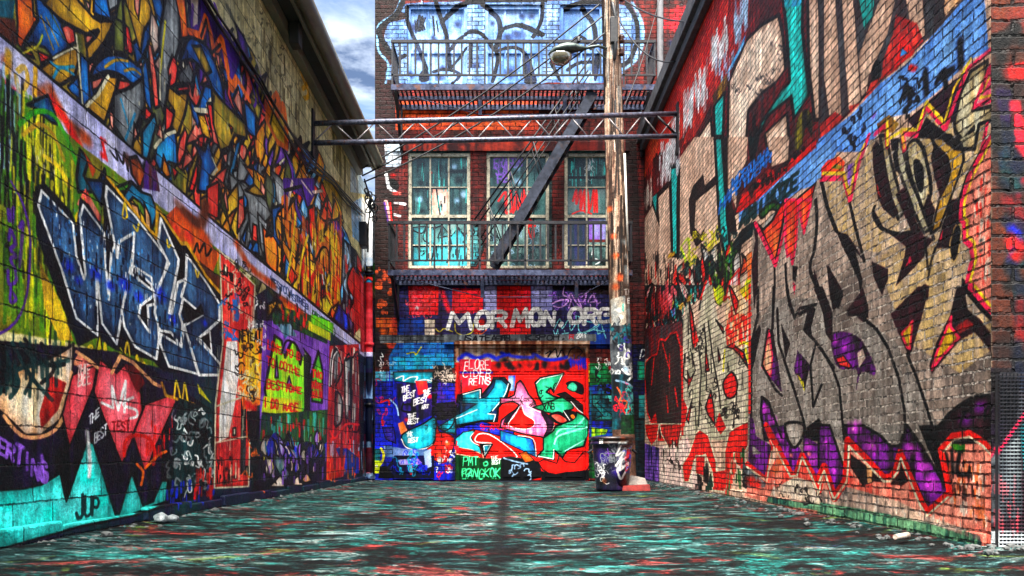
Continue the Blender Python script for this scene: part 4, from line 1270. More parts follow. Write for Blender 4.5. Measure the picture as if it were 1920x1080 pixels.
ps red3/redd w6 165 320 200 390 275 440 270 490 200 515 100 500 60 470 110 400
ps dkpur/bdk k5 335 370 400 400 440 450 430 520 360 580 390 490
s k 12 5 40 30 240 280 260 280 340 150 350
v red3 14 50 6 10 470 300 500 300 540 10 510
p bdk/k - 0 755 80 745 320 790 350 920 240 950 -10 950
p orng/orange k5 150 720 210 705 280 780 200 800
s lblu 9 10 60 60 800 250 840 250 920 60 920
la lblu 10 20 760 120 790 220 810
p green2/green3 k14 285 120 330 80 530 40 480 130 440 200 420 165 380 200 440 235 490 250 365 325 310 230
l w 7 295 130 335 88 520 48 445 195
p green1/green2 k10 265 330 360 300 530 235 600 250 610 340 560 360 540 400 370 370
p dkbr/bdk k8 470 220 540 200 690 310 690 385 600 300 540 260
ls w 7 590 280 640 340 690 380
p green1/green2 k14 355 590 440 530 460 490 600 440 640 370 700 400 740 450 725 560 700 660 560 690 520 755 450 695 445 775 305 745 355 690
ps green3/green2 - 480 600 520 570 640 540 720 520 715 590 650 630 560 680 490 690
ls mint 14 450 640 475 580 560 545 720 500
ls mint 14 465 560 500 520 620 495 680 450 700 420
ls mint 9 540 700 700 610
l w 8 315 745 440 768 445 690
ps bdk/k - 545 130 610 105 690 140 695 220 630 205
ps green2/mint k6 555 160 600 115 645 150 630 195 590 190
ps bdk/k k5 400 400 480 365 545 400 580 445 490 470 430 440
ps salm/red2 - 425 400 490 395 555 440 495 458
ps bdk/k - 520 370 570 350 640 380 620 430 570 440
ps orng2/gold - 585 400 610 390 625 420 600 425
l w 6 525 360 580 440
p red3/redd k8 310 795 360 770 470 805 490 735 545 790 620 800 700 705 745 710 745 830 700 885 560 880 430 905 350 860
p bdk/k - 340 870 480 900 560 880 740 860 740 950 340 950
s k 6 7 50 330 130 460 130 460 230 340 230
t k 7 50 350 355 460 345 50 XNB
p gold/brown - 735 -40 758 -40 762 930 740 930
z M
p bblue/bnavy - 25 90 735 80 735 950 25 950
p cyan3/lblu - 60 30 220 30 220 110 60 110
p greyd/k - 550 -20 700 -20 740 130 560 120
p cyan3/tealx k7 215 35 550 35 550 130 500 150 220 110
ls w 10 240 90 300 70 300 110 360 80 420 80 400 120 470 100 540 110
ls w 9 310 150 380 140 430 160
s pale 20 9 60 560 0 720 0 720 110 560 110
p bpurp/bdk - 240 130 540 130 545 400 430 450 330 540 300 520 260 400
p redb/orng2 - 400 110 500 110 510 200 430 230
d redb 24 440 210 520 240 330 440
p bdk/bnavy k8 545 100 590 120 570 380 545 420
s purple 22 8 60 560 150 720 140 720 320 560 320
p dpur/k - 560 300 735 280 735 430 580 440
ls bk 16 300 300 290 360 380 370 360 310 310 310
v royal2 40 160 14 40 110 230 110 230 640 40 640
s pink 8 9 70 40 180 200 180 200 400 40 400
ls red3 14 110 290 170 270 180 310
ls lblu 12 180 260 240 320 260 400
p bpurp/royal2 k6 120 500 220 500 240 640 150 600
p orng/salm - 255 470 300 450 335 530 280 565
l red3 20 120 440 125 480
ps cyan3/tealx k12 285 580 340 530 470 470 560 415 580 500 560 620 500 670 400 695 320 660
ps cyan4/cyan3 - 380 560 500 500 540 520 450 590
ls w 8 285 600 320 665 400 690 500 675 555 640
p cyan3/tealx k7 590 500 735 405 740 560 660 545
ls bk 12 590 500 640 530 700 500 735 430
ps red3/redd k6 580 470 600 535 660 550 725 590 710 700 640 800 530 760 495 690 560 630
d orng2 24 600 730 670 640
s redb 14 10 60 600 640 730 640 720 900 600 900
s w 12 7 50 560 760 720 700 720 880 560 880
p bfill/lav - 130 650 300 680 540 690 500 770 140 750
p bnavy/bdk - 225 740 560 740 560 930 100 930
p violet/lav - 255 775 420 760 460 800 420 820 270 815
p redb/red3 - 350 810 380 810 375 900 355 900
p lblu/lav - 470 710 530 680 540 830 490 850
ls yel2 20 80 840 125 780 130 720 110 680
p lime/yel2 - 50 780 110 780 100 890 50 890
p tealx/yel2 - 50 680 110 680 100 780 50 780
p bdk/k - 100 830 160 830 230 930 90 930
s cyan3 14 9 60 240 730 540 730 540 900 240 900
s royal2 14 9 60 240 730 540 730 540 900 240 900
d w 14 70 830 660 620
t w 9 46 280 210 350 190 46 THE
t w 9 46 300 270 400 240 46 BEST
t w 9 46 465 250 530 220 46 THE
t w 9 46 385 320 500 285 46 BEST
t w 8 30 455 345 515 335 30 ART
t w 9 40 338 430 405 420 38 THE
t w 9 36 335 475 430 465 36 BEST
t w 8 36 325 580 380 570 34 THE
t w 8 36 340 630 425 620 34 BEST
z N
p bblue/tealx - 740 120 960 110 960 930 740 930
p bnavy/k - 960 -200 1240 -200 1240 930 960 930
p dgrn/green1 - 745 -40 960 -40 960 130 745 150
d green3 34 820 60 780 20
d redb 24 920 0
s w 10 6 60 760 -60 940 -60 940 -10 760 -10
s k 8 14 70 800 110 930 110 930 210 800 210
p bdk/tealx - 760 215 960 215 960 450 760 450
p aqua3/tealx k6 770 225 835 225 830 275 805 295 940 400 945 435 770 440 860 400 770 310
p aqua3/tealx k6 850 225 945 225 945 290 910 290 905 260 850 260
p bblue/bdk - 760 450 950 450 930 500 760 500
p lime/dgrn - 760 500 900 520 880 560 760 580
p dgrn/bdk - 740 580 830 580 830 930 740 930
d orng 30 790 640 780 700
d royal2 30 800 760
p tealx/green1 - 1150 -60 1225 -60 1225 100 1150 100
p aqua3/tealx - 1160 230 1225 230 1225 420 1160 420
ls w 9 1170 -80 1190 -160 1220 -130 1190 -90
p bdk/dteal - 1080 440 1230 440 1230 930 1080 930
w P
z 1 0 0
p wood/wood2 - 1080 -160 1240 -160 1240 940 1080 940
v wood3 200 300 4 1095 -160 1215 -160 1215 620 1095 620
v k 160 120 3 1095 -160 1215 -160 1215 620 1095 620
v wood4 120 200 4 1095 -160 1215 -160 1215 620 1095 620
z J
d orng2 26 660 560 690 760 700 900
d grey 30 770 800 790 900
z L2
d orng2 40 1040 200 1080 120
p grey/wood2 - 1115 0 1230 0 1240 560 1120 560
p wpale/grey - 1000 310 1130 280 1140 560 1010 580
p grey/bdk - 1000 560 1280 540 1280 1400 1000 1400
s bdk 20 12 60 1020 560 1180 560 1180 700 1020 700
s tealx 14 14 60 1020 560 1180 560 1180 700 1020 700
s w 24 12 70 1040 760 1230 760 1230 1080 1040 1080
s bpurp 10 12 60 1100 680 1230 680 1230 820 1080 820
t w 7 50 1125 280 1190 260 50 TH
t w 7 40 1150 345 1190 335 40 B
la aqua3 10 1110 360 1110 420
d whit 22 1070 420 1090 480
z N
p bdk/tealx - 930 60 1160 60 1160 520 930 520
ls lblu 16 960 110 1060 140 1140 190
ls w 18 1010 20 1060 60 1120 50 1060 110
d lblu 30 1070 280 1100 240 1040 20
ls orng2 12 970 170 1000 240 980 300 1020 350 1050 290 1000 280
ls red3 12 1000 330 1040 390 1080 350 1060 320
s redb 10 10 60 970 80 1040 80 1060 400 970 400
s aqua3 20 12 70 1050 160 1150 160 1150 440 1050 440
p dgrn/bdk - 1000 400 1160 400 1160 560 1000 560
z J
v pale 24 240 6 650 0 780 0 810 1000 690 1000
z H
v pale 24 240 6 640 0 760 0 800 1000 680 1000
v grey 30 240 6 640 0 760 0 800 1000 680 1000
w T
z N
p canp/bdk - 700 500 1240 500 1240 1100 700 1100
p bdk/brown - 800 570 1130 570 1120 640 810 640
d bpurp 60 860 760 1000 760 950 880
d k 40 1050 950 830 960
s grey 30 12 90 940 640 1060 680 1060 780 940 780
s grey 20 8 60 810 740 940 750 940 850 800 880
ls w 14 990 660 950 740 1020 700 980 780 1060 740
ls w 18 950 820 1000 760 980 860 1060 800 1020 900 990 930 960 860
d w 26 970 850 1000 830
s royal2 10 12 60 1050 700 1100 700 1090 860 1050 860
s redb 12 9 50 1040 700 1100 700 1080 880 1040 880
s w 10 6 60 810 860 860 860 860 920 820 920
l violet 6 880 680 890 740
l violet 6 860 720 940 720
d brown 30 860 950 1000 600
t w 6 30 805 640 840 636 30 IN
w C
z R
p bdark/brown - 1150 -1100 1600 -1100 1600 1900 1150 1900
z P
p brown/bbrick - 1180 -60 1500 -60 1500 240 1190 240
d k 60 1300 300 1400 200 1450 300
ps red3/redb - 1360 480 1500 460 1500 560 1370 560
p dpur/dnavy - 1280 650 1390 650 1380 900 1290 900
p red3/redb - 1390 880 1500 860 1500 1100 1400 1100
p dnavy/k - 1300 880 1390 880 1400 1100 1300 1100
z R
p dnavy/dteal - 1180 -60 1290 -60 1320 200 1200 220
ls red3 22 1310 0 1340 60 1400 100
d k 50 1280 500 1310 430
ps red3/redd k8 1250 680 1300 640 1360 670 1370 760 1310 810 1255 770
p dnavy/dpur - 1240 540 1400 540 1400 640 1250 660
p dteal/greyd - 1260 820 1370 820 1370 880 1270 880
z T
p dnavy/dteal - 1380 -20 1500 -20 1500 260 1400 260
d k 40 1450 300 1440 500
p tealx/dteal - 1440 700 1500 700 1500 1000 1450 1000

z R
d k 60 1290 420 1370 600 1260 1000
la royal2 60 1260 560 1330 660 1290 820
la redb 60 1340 300 1300 420 1360 560
la k 60 1240 300 1290 420 1250 560
la dteal 60 1280 40 1330 180 1290 260
z P
d k 50 1250 300 1300 420 1250 560

z V
p greyd/dkr - 1215 -420 1560 -420 1560 780 1215 780
p dk/dpur - 1215 -420 1400 -420 1380 -40 1215 180
p grey/greyd - 1230 200 1400 60 1420 640 1230 700
la pink 14 1225 215 1400 -40 1500 -200
p tealx/lteal - 1400 20 1560 -200 1560 420 1440 420
p whit/grey - 1215 740 1560 760 1560 960 1215 960
v pinky 20 120 10 1230 400 1400 400 1400 760 1230 760

z R
la dnavy 90 1260 -20 1340 120 1260 300
la redb 60 1340 40 1400 120
la dteal 70 1250 240 1330 330
la dred 80 1260 420 1330 520
la redd 70 1280 680 1340 740 1310 800
la dnavy 70 1270 860 1340 1000
la dpur 60 1300 560 1400 600
z T
la dred 80 1440 100 1450 400
la dnavy 80 1420 420 1450 700
z P
la redd 90 1380 520 1460 520
la dpur 80 1300 680 1360 860
la redb 60 1400 760 1440 980
la k 80 1260 330 1400 230
la k 60 1250 880 1270 1060

'''
paint(PAINT, CV)
for _c in CV.values():          # cans of gloss enamel: strong, saturated pigments
    x = np.clip(_c.im[..., :3], 0, 1); g = x.mean(-1, keepdims=True); x = np.clip(g + (x - g) * 1.1, 0, 1)
    _c.im[..., :3] = 0.28 * x + .72 * x * x * (3 - 2 * x)

# ------------------------------------------------------------------ materials
def new_mat(name):
    m = bpy.data.materials.new(name); m.use_nodes = True
    nt = m.node_tree; nt.nodes.clear()
    out = nt.nodes.new('ShaderNodeOutputMaterial'); b = nt.nodes.new('ShaderNodeBsdfPrincipled')
    nt.links.new(b.outputs[0], out.inputs[0])
    return m, nt, b

class N:
    """small node helper"""
    def __init__(s, nt): s.nt = nt
    def new(s, t, **kw):
        n = s.nt.nodes.new(t)
        for k, v in kw.items(): setattr(n, k, v)
        return n
    def set(s, sock, v):
        if isinstance(v, bpy.types.NodeSocket): s.nt.links.new(v, sock)
        else: sock.default_value = v
    def math(s, op, a, b=0.0, clamp=False):
        n = s.new('ShaderNodeMath', operation=op, use_clamp=clamp); s.set(n.inputs[0], a); s.set(n.inputs[1], b); return n.outputs[0]
    def mix(s, f, a, b, mode='MIX'):
        n = s.new('ShaderNodeMix', data_type='RGBA', blend_type=mode); n.clamp_factor = True
        s.set(n.inputs[0], f); s.set(n.inputs[6], a); s.set(n.inputs[7], b); return n.outputs[2]
    def noise(s, vec, scale, detail=4, rough=.6, dist=0.0):
        n = s.new('ShaderNodeTexNoise'); s.set(n.inputs['Vector'], vec)
        n.inputs['Scale'].default_value = scale; n.inputs['Detail'].default_value = detail
        n.inputs['Roughness'].default_value = rough; n.inputs['Distortion'].default_value = dist; return n.outputs['Fac']
    def ramp(s, f, stops):
        n = s.new('ShaderNodeValToRGB'); e = n.color_ramp.elements
        while len(e) < len(stops): e.new(.5)
        for el, (p, c) in zip(e, stops): el.position = p; el.color = c if len(c) == 4 else (*c, 1)
        s.set(n.inputs[0], f); return n.outputs[0]
    def map(s, f, a, b, c, d):
        n = s.new('ShaderNodeMapRange'); s.set(n.inputs[0], f)
        for i, v in enumerate((a, b, c, d)): n.inputs[i + 1].default_value = v
        return n.outputs[0]
    def xyz(s, x, y, z):
        n = s.new('ShaderNodeCombineXYZ')
        for i, v in enumerate((x, y, z)): s.set(n.inputs[i], v)
        return n.outputs[0]
    def pos(s):
        g = s.new('ShaderNodeNewGeometry'); p = s.new('ShaderNodeSeparateXYZ'); s.nt.links.new(g.outputs['Position'], p.inputs[0])
        return g.outputs['Position'], p.outputs
    def bump(s, h, strength, dist):
        n = s.new('ShaderNodeBump'); n.inputs['Strength'].default_value = strength; n.inputs['Distance'].default_value = dist
        s.set(n.inputs['Height'], h); return n.outputs[0]

def lin(hexs, k=1.0):
    v = [int(hexs[i:i + 2], 16) / 255 for i in (0, 2, 4)]
    return tuple(k * (q / 12.92 if q <= .04045 else ((q + .055) / 1.055) ** 2.4) for q in v) + (1,)

def canvas_image(cv):
    im = bpy.data.images.new(cv.name, cv.w, cv.h, alpha=True); im.alpha_mode = 'CHANNEL_PACKED'
    im.pixels.foreach_set(np.clip(cv.im, 0, 1).ravel()); im.update(); im.pack()
    return im
IMG = {k: canvas_image(c) for k, c in CV.items()}

def paint_mat(name, key, brick=None, rough=.55, grime=1.0, bump=1.0, spec=.16, light=None, dirt_low=0.0):
    """sprayed surface: paint colour from the wall's canvas, real masonry joints, wear and drips"""
    cv = CV[key]; m, nt, b = new_mat(name); n = N(nt)
    P, (px, py, pz) = n.pos()
    u = py if cv.kind == 'side' else px
    tx = n.new('ShaderNodeTexImage', extension='MIRROR', interpolation='Linear'); tx.image = IMG[key]
    wob = n.noise(P, 26, 2, .5)
    nt.links.new(n.xyz(n.math('DIVIDE', n.math('SUBTRACT', n.math('ADD', u, n.math('MULTIPLY', n.math('SUBTRACT', wob, .5), .014)), cv.u0), cv.u1 - cv.u0),
                       n.math('DIVIDE', n.math('SUBTRACT', pz, cv.v0), cv.v1 - cv.v0), 0.0), tx.inputs[0])
    col = tx.outputs[0]
    # wear: fine speckle, blotches, run-down streaks
    fine = n.noise(P, 70, 5, .75)
    mid = n.noise(P, 9, 6, .7, .4)
    run = n.noise(n.xyz(n.math('MULTIPLY', u, 16), 0.0, n.math('MULTIPLY', pz, 1.1)), 1.0, 5, .7)
    f1 = n.map(fine, .34, .66, 1 - .5 * grime, 1 + .42 * grime)
    f2 = n.map(mid, .33, .66, 1 - .5 * grime, 1 + .34 * grime)
    f3 = n.map(run, .35, .62, 1 - .42 * grime, 1 + .16 * grime)
    k = n.math('MULTIPLY', n.math('MULTIPLY', f1, f2), f3)
    h = n.math('MULTIPLY', fine, .25)
    if brick:
        bw, bh, mw = brick
        wv = n.math('MULTIPLY', n.math('SUBTRACT', n.noise(P, 5, 3, .6), .5), .03)
        wv2 = n.math('MULTIPLY', n.math('SUBTRACT', n.noise(P, 40, 2, .6), .5), .014)
        wv = n.math('ADD', wv, wv2)
        bt = n.new('ShaderNodeTexBrick'); nt.links.new(n.xyz(n.math('ADD', u, wv), n.math('ADD', pz, n.math('MULTIPLY', wv, .8)), 0.0), bt.inputs['Vector'])
        for nm, v in (('Scale', 1.0), ('Mortar Size', mw), ('Mortar Smooth', .35), ('Bias', 0.0), ('Brick Width', bw), ('Row Height', bh)): bt.inputs[nm].default_value = v
        bt.inputs['Color1'].default_value = (.5, .5, .5, 1); bt.inputs['Color2'].default_value = (1.35, 1.35, 1.35, 1); bt.inputs['Mortar'].default_value = (.9, .9, .9, 1)
        mort = n.math('MULTIPLY', bt.outputs['Fac'], n.map(n.noise(P, 12, 3, .7), .3, .55, .35, 1.0), True)
        sh = n.new('ShaderNodeSeparateColor'); nt.links.new(bt.outputs['Color'], sh.inputs[0])
        k = n.math('MULTIPLY', k, n.math('ADD', n.math('MULTIPLY', sh.outputs[0], .62), .38))
        col = n.mix(1.0, col, n.xyz(k, k, k), 'MULTIPLY')
        dark = n.mix(1.0, col, (.10, .09, .10, 1), 'MULTIPLY')
        lite = n.mix(n.map(n.noise(P, 22, 5, .8), .42, .56, 0, 1), (.56, .47, .39, 1), (.05, .04, .04, 1))
        col = n.mix(mort, col, n.mix(tx.outputs[1], lite, dark))
        h = n.math('ADD', n.math('MULTIPLY', n.math('SUBTRACT', 1.0, mort), 1.0), h)
    else:
        col = n.mix(1.0, col, n.xyz(k, k, k), 'MULTIPLY')
    h = n.math('ADD', h, n.math('MULTIPLY', mid, .5))
    nt.links.new(col, b.inputs['Base Color'])
    n.set(b.inputs['Roughness'], n.map(fine, .3, .7, rough - .18, rough + .2))
    b.inputs['Specular IOR Level'].default_value = spec
    nt.links.new(n.bump(h, .95 * bump, .028), b.inputs['Normal'])
    return m

def worn(name, c1, c2, scale=12, rough=.55, metal=0.0, bump=.3, stretch=None, c3=None):
    """weathered plain material: two tones, stains and a rough skin"""
    m, nt, b = new_mat(name); n = N(nt); P, (px, py, pz) = n.pos()
    v = P if stretch is None else n.xyz(n.math('MULTIPLY', px, stretch[0]), n.math('MULTIPLY', py, stretch[1]), n.math('MULTIPLY', pz, stretch[2]))
    a = n.noise(v, scale, 6, .7, .3); f = n.noise(P, 80, 4, .7)
    col = n.mix(n.map(a, .36, .64, 0, 1), lin(c1), lin(c2))
    if c3: col = n.mix(n.map(n.noise(P, scale * .6, 5, .7), .56, .66, 0, 1), col, lin(c3))
    kk = n.map(f, .3, .7, .6, 1.3); col = n.mix(1.0, col, n.xyz(kk, kk, kk), 'MULTIPLY')
    nt.links.new(col, b.inputs['Base Color']); b.inputs['Metallic'].default_value = metal
    n.set(b.inputs['Roughness'], n.map(a, .3, .7, rough - .15, rough + .15))
    nt.links.new(n.bump(n.math('ADD', a, n.math('MULTIPLY', f, .5)), bump, .01), b.inputs['Normal'])
    return m

M = {}
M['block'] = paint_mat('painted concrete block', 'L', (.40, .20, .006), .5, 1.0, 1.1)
M['brick'] = paint_mat('painted brick', 'R', (.22, .059, .0075), .6, 1.08, 1.2)
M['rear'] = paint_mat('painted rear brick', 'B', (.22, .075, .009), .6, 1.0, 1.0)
M['rearflat'] = paint_mat('painted rear joinery', 'B', None, .45, .7, .5)
M['pane'] = paint_mat('grimy painted glass', 'B', None, .25, .6, .25, .6)
M['corner'] = paint_mat('painted corner brick', 'C', (.23, .0775, .010), .6, 1.0, 1.0)
M['pole'] = paint_mat('weathered pole wood', 'P', None, .75, 1.25, 1.6, .2)
M['bin'] = paint_mat('tagged bin plastic', 'T', None, .35, .5, .3, .5)
M['grille'] = paint_mat('sprayed expanded metal', 'C', None, .35, .6, .3, .6)
M['pipe'] = paint_mat('sprayed drainpipe', 'L', None, .4, .6, .3)
M['iron'] = worn('black painted iron', '07070b', '15151f', 14, .5, .2, .4, None, '2a1816')
M['steel'] = worn('blue grey steel', '22263a', '454c66', 9, .42, .5, .4, None, '5a3a30')
M['lace'] = worn('rusty lacing rod', '6a6468', 'a09a9a', 20, .4, .4, .3, None, '5a3428')
M['stairsteel'] = worn('dark stair steel', '14161e', '2e3444', 8, .45, .4, .4, None, '3a2a28')
M['truss'] = worn('chipped truss pipe', '20232e', '6c7084', 24, .4, .4, .4, None, '6a4a42')
M['fascia'] = worn('grey eave metal', '4e4c40', '74705e', 5, .5, .1, .3, (1, .4, 1))
M['soffit'] = worn('dark soffit board', '16140f', '2e2a22', 6, .7, 0, .3)
M['gutter'] = worn('cream gutter', '3e3a2e', '6e6a54', 6, .45, .2, .2, (1, .3, 1))
M['frame'] = worn('peeling cream window paint', '7e7868', 'cfc6ac', 16, .6, 0, .5, None, '3c2c26')
M['coping'] = worn('dark coping felt', '2c2c30', '55555a', 7, .75, 0, .6)
M['concrete'] = worn('stained concrete', '4a4c46', '86887c', 7, .8, 0, .7, None, '23383a')
M['cable'] = worn('black cable', '08080a', '18181c', 30, .5)
M['lampbody'] = worn('aged lamp alloy', '2c3634', '5e6a64', 12, .4, .5, .2)
M['rubble'] = worn('broken concrete', '26282a', '5c5e5c', 16, .85, 0, .8, None, '1c4a4a')
M['dark'] = worn('dark vent cavity', '101014', '24202a', 8, .9)
M['bag'] = worn('crumpled white film', '565e60', '8c9496', 14, .4, 0, .5)
M['card'] = worn('red printed card', '5c1412', '9c2a22', 10, .6, 0, .3)
M['cardw'] = worn('white printed card', '5e544e', '8e847c', 10, .6, 0, .3)
M['cup'] = worn('paper cup', '8e8074', 'b0a498', 20, .6, 0, .2, None, 'c0603c')
M['conduit'] = worn('white conduit', 'a8a49c', 'cfcac0', 20, .5, 0, .2)
M['porcelain'] = worn('brown insulator', '2c1812', '4a2a1e', 20, .25)
m, nt, b = new_mat('lamp glass'); n = N(nt); P, _ = n.pos()
nt.links.new(n.mix(n.noise(P, 18, 3), lin('4a4636'), lin('8c8468')), b.inputs['Base Color'])
b.inputs['Roughness'].default_value = .12; b.inputs['Transmission Weight'].default_value = .45; M['glass'] = m

# ground: cracked asphalt under years of overspray
m, nt, b = new_mat('painted asphalt'); n = N(nt); P, (px, py, pz) = n.pos()
w1 = n.noise(P, 1.6, 4, .6); w2 = n.noise(P, 2.7, 4, .6)
v1 = n.xyz(n.math('MULTIPLY', n.math('ADD', px, n.math('MULTIPLY', w1, .5)), .6), n.math('ADD', py, n.math('MULTIPLY', w2, .35)), 0.0)
big = n.noise(v1, 1.15, 4, .62, .6); med = n.noise(v1, 6.4, 9, .78, .7); fine = n.noise(v1, 34, 8, .85, .3); agg = n.noise(P, 150, 4, .8)
fleck = n.noise(n.xyz(px, n.math('ADD', py, 40.0), 0.0), 4.2, 5, .65, .8)
hue = n.noise(n.xyz(n.math('ADD', px, 17.0), n.math('MULTIPLY', py, .7), 0.0), .9, 4, .65, .8)
vein = n.math('ABSOLUTE', n.math('SUBTRACT', n.noise(v1, 3.6, 6, .68, .7), .5)); vein2 = n.math('ABSOLUTE', n.math('SUBTRACT', n.noise(v1, 9.0, 5, .68, .5), .5))
cracks = n.math('MULTIPLY', n.map(vein, .0, .04, 0, 1), n.map(vein2, .0, .045, .15, 1))
base = n.ramp(n.math('ADD', med, n.math('MULTIPLY', n.math('SUBTRACT', big, .5), .35)), [(.37, lin('030405')), (.46, lin('0a1214')), (.515, lin('1e4646')), (.56, lin('4c8683')), (.605, lin('a4cac6')), (.7, lin('dfe4e2'))])
tint = n.ramp(hue, [(.3, lin('7a8c8e')), (.42, lin('2f8884')), (.5, lin('6f8084')), (.57, lin('8a6a66')), (.66, lin('6c7a86'))])
base = n.mix(.62, base, n.mix(1.0, base, n.mix(1.0, tint, (2.1, 2.1, 2.1, 1), 'MULTIPLY'), 'MULTIPLY'))
def spill(col, hexs, src, lo, hi, op=.85):
    k = n.math('MULTIPLY', n.map(src, lo, hi, 0, op), n.map(med, .43, .56, .08, 1.0), True)
    return n.mix(k, col, lin(hexs))
red = n.noise(n.xyz(n.math('ADD', px, 5.3), n.math('ADD', py, 8.1), 0.0), 2.3, 5, .68, 1.0)
teal = n.noise(n.xyz(n.math('ADD', px, 31.0), n.math('ADD', py, 3.7), 0.0), 1.9, 5, .68, 1.0)
lime = n.noise(n.xyz(n.math('ADD', px, 11.7), n.math('ADD', py, 23.0), 0.0), 1.5, 5, .66, 1.4)
base = spill(base, '2fb0a6', teal, .54, .62, .8)
base = spill(base, 'c23a34', red, .56, .63, .85)
base = spill(base, '9ab84a', lime, .61, .68, .7)
base = spill(base, '3c62a8', fleck, .66, .70, .6)
base = spill(base, 'd0453a', n.math('SUBTRACT', 1.0, fleck), .68, .71, .8)
# long dark drain seam down the middle and soot along the walls
seam = n.math('ABSOLUTE', n.math('ADD', n.math('ADD', px, .06), n.math('MULTIPLY', n.math('SUBTRACT', w2, .5), .12)))
base = n.mix(n.math('MULTIPLY', n.map(seam, .02, .08, .85, 0), n.map(n.noise(P, 3.1, 5, .7), .36, .48, .45, 1.0)), base, lin('0a0a0c'))
kk = n.math('MULTIPLY', n.math('MULTIPLY', n.map(fine, .4, .6, .14, 1.5), n.map(agg, .34, .66, .5, 1.3)), n.math('ADD', n.math('MULTIPLY', cracks, .88), .12))
base = n.mix(1.0, base, n.xyz(kk, kk, kk), 'MULTIPLY')
nt.links.new(base, b.inputs['Base Color'])
n.set(b.inputs['Roughness'], n.map(med, .35, .65, .75, .42)); b.inputs['Specular IOR Level'].default_value = .12
nt.links.new(n.bump(n.math('ADD', n.math('ADD', n.math('ADD', n.math('MULTIPLY', med, .8), n.math('MULTIPLY', cracks, .4)), n.math('MULTIPLY', fine, .7)), n.math('MULTIPLY', agg, .25)), .9, .035), b.inputs['Normal'])
M['ground'] = m

# ------------------------------------------------------------------ mesh helpers
class MB:
    def __init__(s): s.v, s.f, s.sm = [], [], []
    def add(s, vs, fs, smooth=False):
        o = len(s.v); s.v += [tuple(p) for p in vs]
        for f in fs: s.f.append([o + i for i in f]); s.sm.append(smooth)
        return s
    def box(s, x0, x1, y0, y1, z0, z1):
        v = [(x, y, z) for z in (z0, z1) for y in (y0, y1) for x in (x0, x1)]
        return s.add(v, [(0, 2, 3, 1), (4, 5, 7, 6), (0, 1, 5, 4), (2, 6, 7, 3), (0, 4, 6, 2), (1, 3, 7, 5)])
    def bar(s, a, b, w, h, up=(0, 0, 1)):
        """rectangular bar from a to b"""
        a, b = np.array(a, float), np.array(b, float); d = b - a; d /= np.linalg.norm(d)
        u = np.array(up, float); x = np.cross(d, u); L = np.linalg.norm(x)
        if L < 1e-6: x = np.array((1., 0, 0)); L = 1
        x /= L; z = np.cross(x, d)
        v = [p + i * x * w / 2 + j * z * h / 2 for p in (a, b) for i, j in ((-1, -1), (1, -1), (1, 1), (-1, 1))]
        return s.add(v, [(3, 2, 1, 0), (4, 5, 6, 7), (0, 1, 5, 4), (1, 2, 6, 5), (2, 3, 7, 6), (3, 0, 4, 7)])
    def tube(s, path, r, n=8, caps=True):
        P = [np.array(p, float) for p in path]; rr = r if isinstance(r, (list, tuple)) else [r] * len(P); rings = []; prev = None
        for i, p in enumerate(P):
            d = P[min(i + 1, len(P) - 1)] - P[max(i - 1, 0)]; d /= np.linalg.norm(d) + 1e-9
            if prev is None: prev = np.array((0, 0, 1.)) if abs(d[2]) < .9 else np.array((1., 0, 0))
            x = np.cross(d, prev); x /= np.linalg.norm(x) + 1e-9; y = np.cross(x, d); prev = y
            rings += [p + rr[i] * (math.cos(t) * x + math.sin(t) * y) for t in (2 * math.pi * k / n for k in range(n))]
        fs = [(i * n + k, i * n + (k + 1) % n, (i + 1) * n + (k + 1) % n, (i + 1) * n + k) for i in range(len(P) - 1) for k in range(n)]
        s.add(rings, fs, True)
        if caps:
            o = len(s.v) - len(rings)
            s.f.append([o + k for k in range(n)][::-1]); s.sm.append(False)
            s.f.append([o + (len(P) - 1) * n + k for k in range(n)]); s.sm.append(False)
        return s
    def lathe(s, prof, c, n=24, axis='z', tw=0):
        v = []
        for r, z in prof:
            for k in range(n):
                t = 2 * math.pi * k / n; v.append((c[0] + r * math.cos(t), c[1] + r * math.sin(t), c[2] + z))
        return s.add(v, [(i * n + k, i * n + (k + 1) % n, (i + 1) * n + (k + 1) % n, (i + 1) * n + k) for i in range(len(prof) - 1) for k in range(n)], True)
    def rock(s, c, r, rnd):
        ic = [(0, 0, 1), (0, 0, -1)] + [(math.cos(t) * .9, math.sin(t) * .9, z) for z in (.45, -.45) for t in (math.pi * k / 3 + (z > 0) * .5 for k in range(6))]
        sx, sy, sz = rnd.uniform(.7, 1.4), rnd.uniform(.7, 1.4), rnd.uniform(.45, .8)
        v = [(c[0] + x * r * sx * rnd.uniform(.75, 1.2), c[1] + y * r * sy * rnd.uniform(.75, 1.2), c[2] + z * r * sz * rnd.uniform(.8, 1.1)) for x, y, z in ic]
        f = [(0, 2 + k, 2 + (k + 1) % 6) for k in range(6)] + [(1, 8 + (k + 1) % 6, 8 + k) for k in range(6)]
        for k in range(6):
            f += [(2 + k, 8 + k, 8 + (k + 1) % 6), (2 + k, 8 + (k + 1) % 6, 2 + (k + 1) % 6)]
        return s.add(v, f)
    def build(s, name, mat, parent=None, bevel=0.0):
        o0 = np.zeros(3); p = parent
        while p is not None: o0 = o0 + np.array(p.location); p = p.parent
        me = bpy.data.meshes.new(name); me.from_pydata([tuple(np.array(q, float) - o0) for q in s.v], [], s.f)
        me.polygons.foreach_set('use_smooth', s.sm); me.materials.append(M[mat] if isinstance(mat, str) else mat); me.update()
        o = bpy.data.objects.new(name, me); C.objects.link(o)
        if parent is not None: o.parent = parent
        if bevel:
            bv = o.modifiers.new('edge', 'BEVEL'); bv.width = bevel; bv.segments = 2; bv.limit_method = 'ANGLE'
        return o

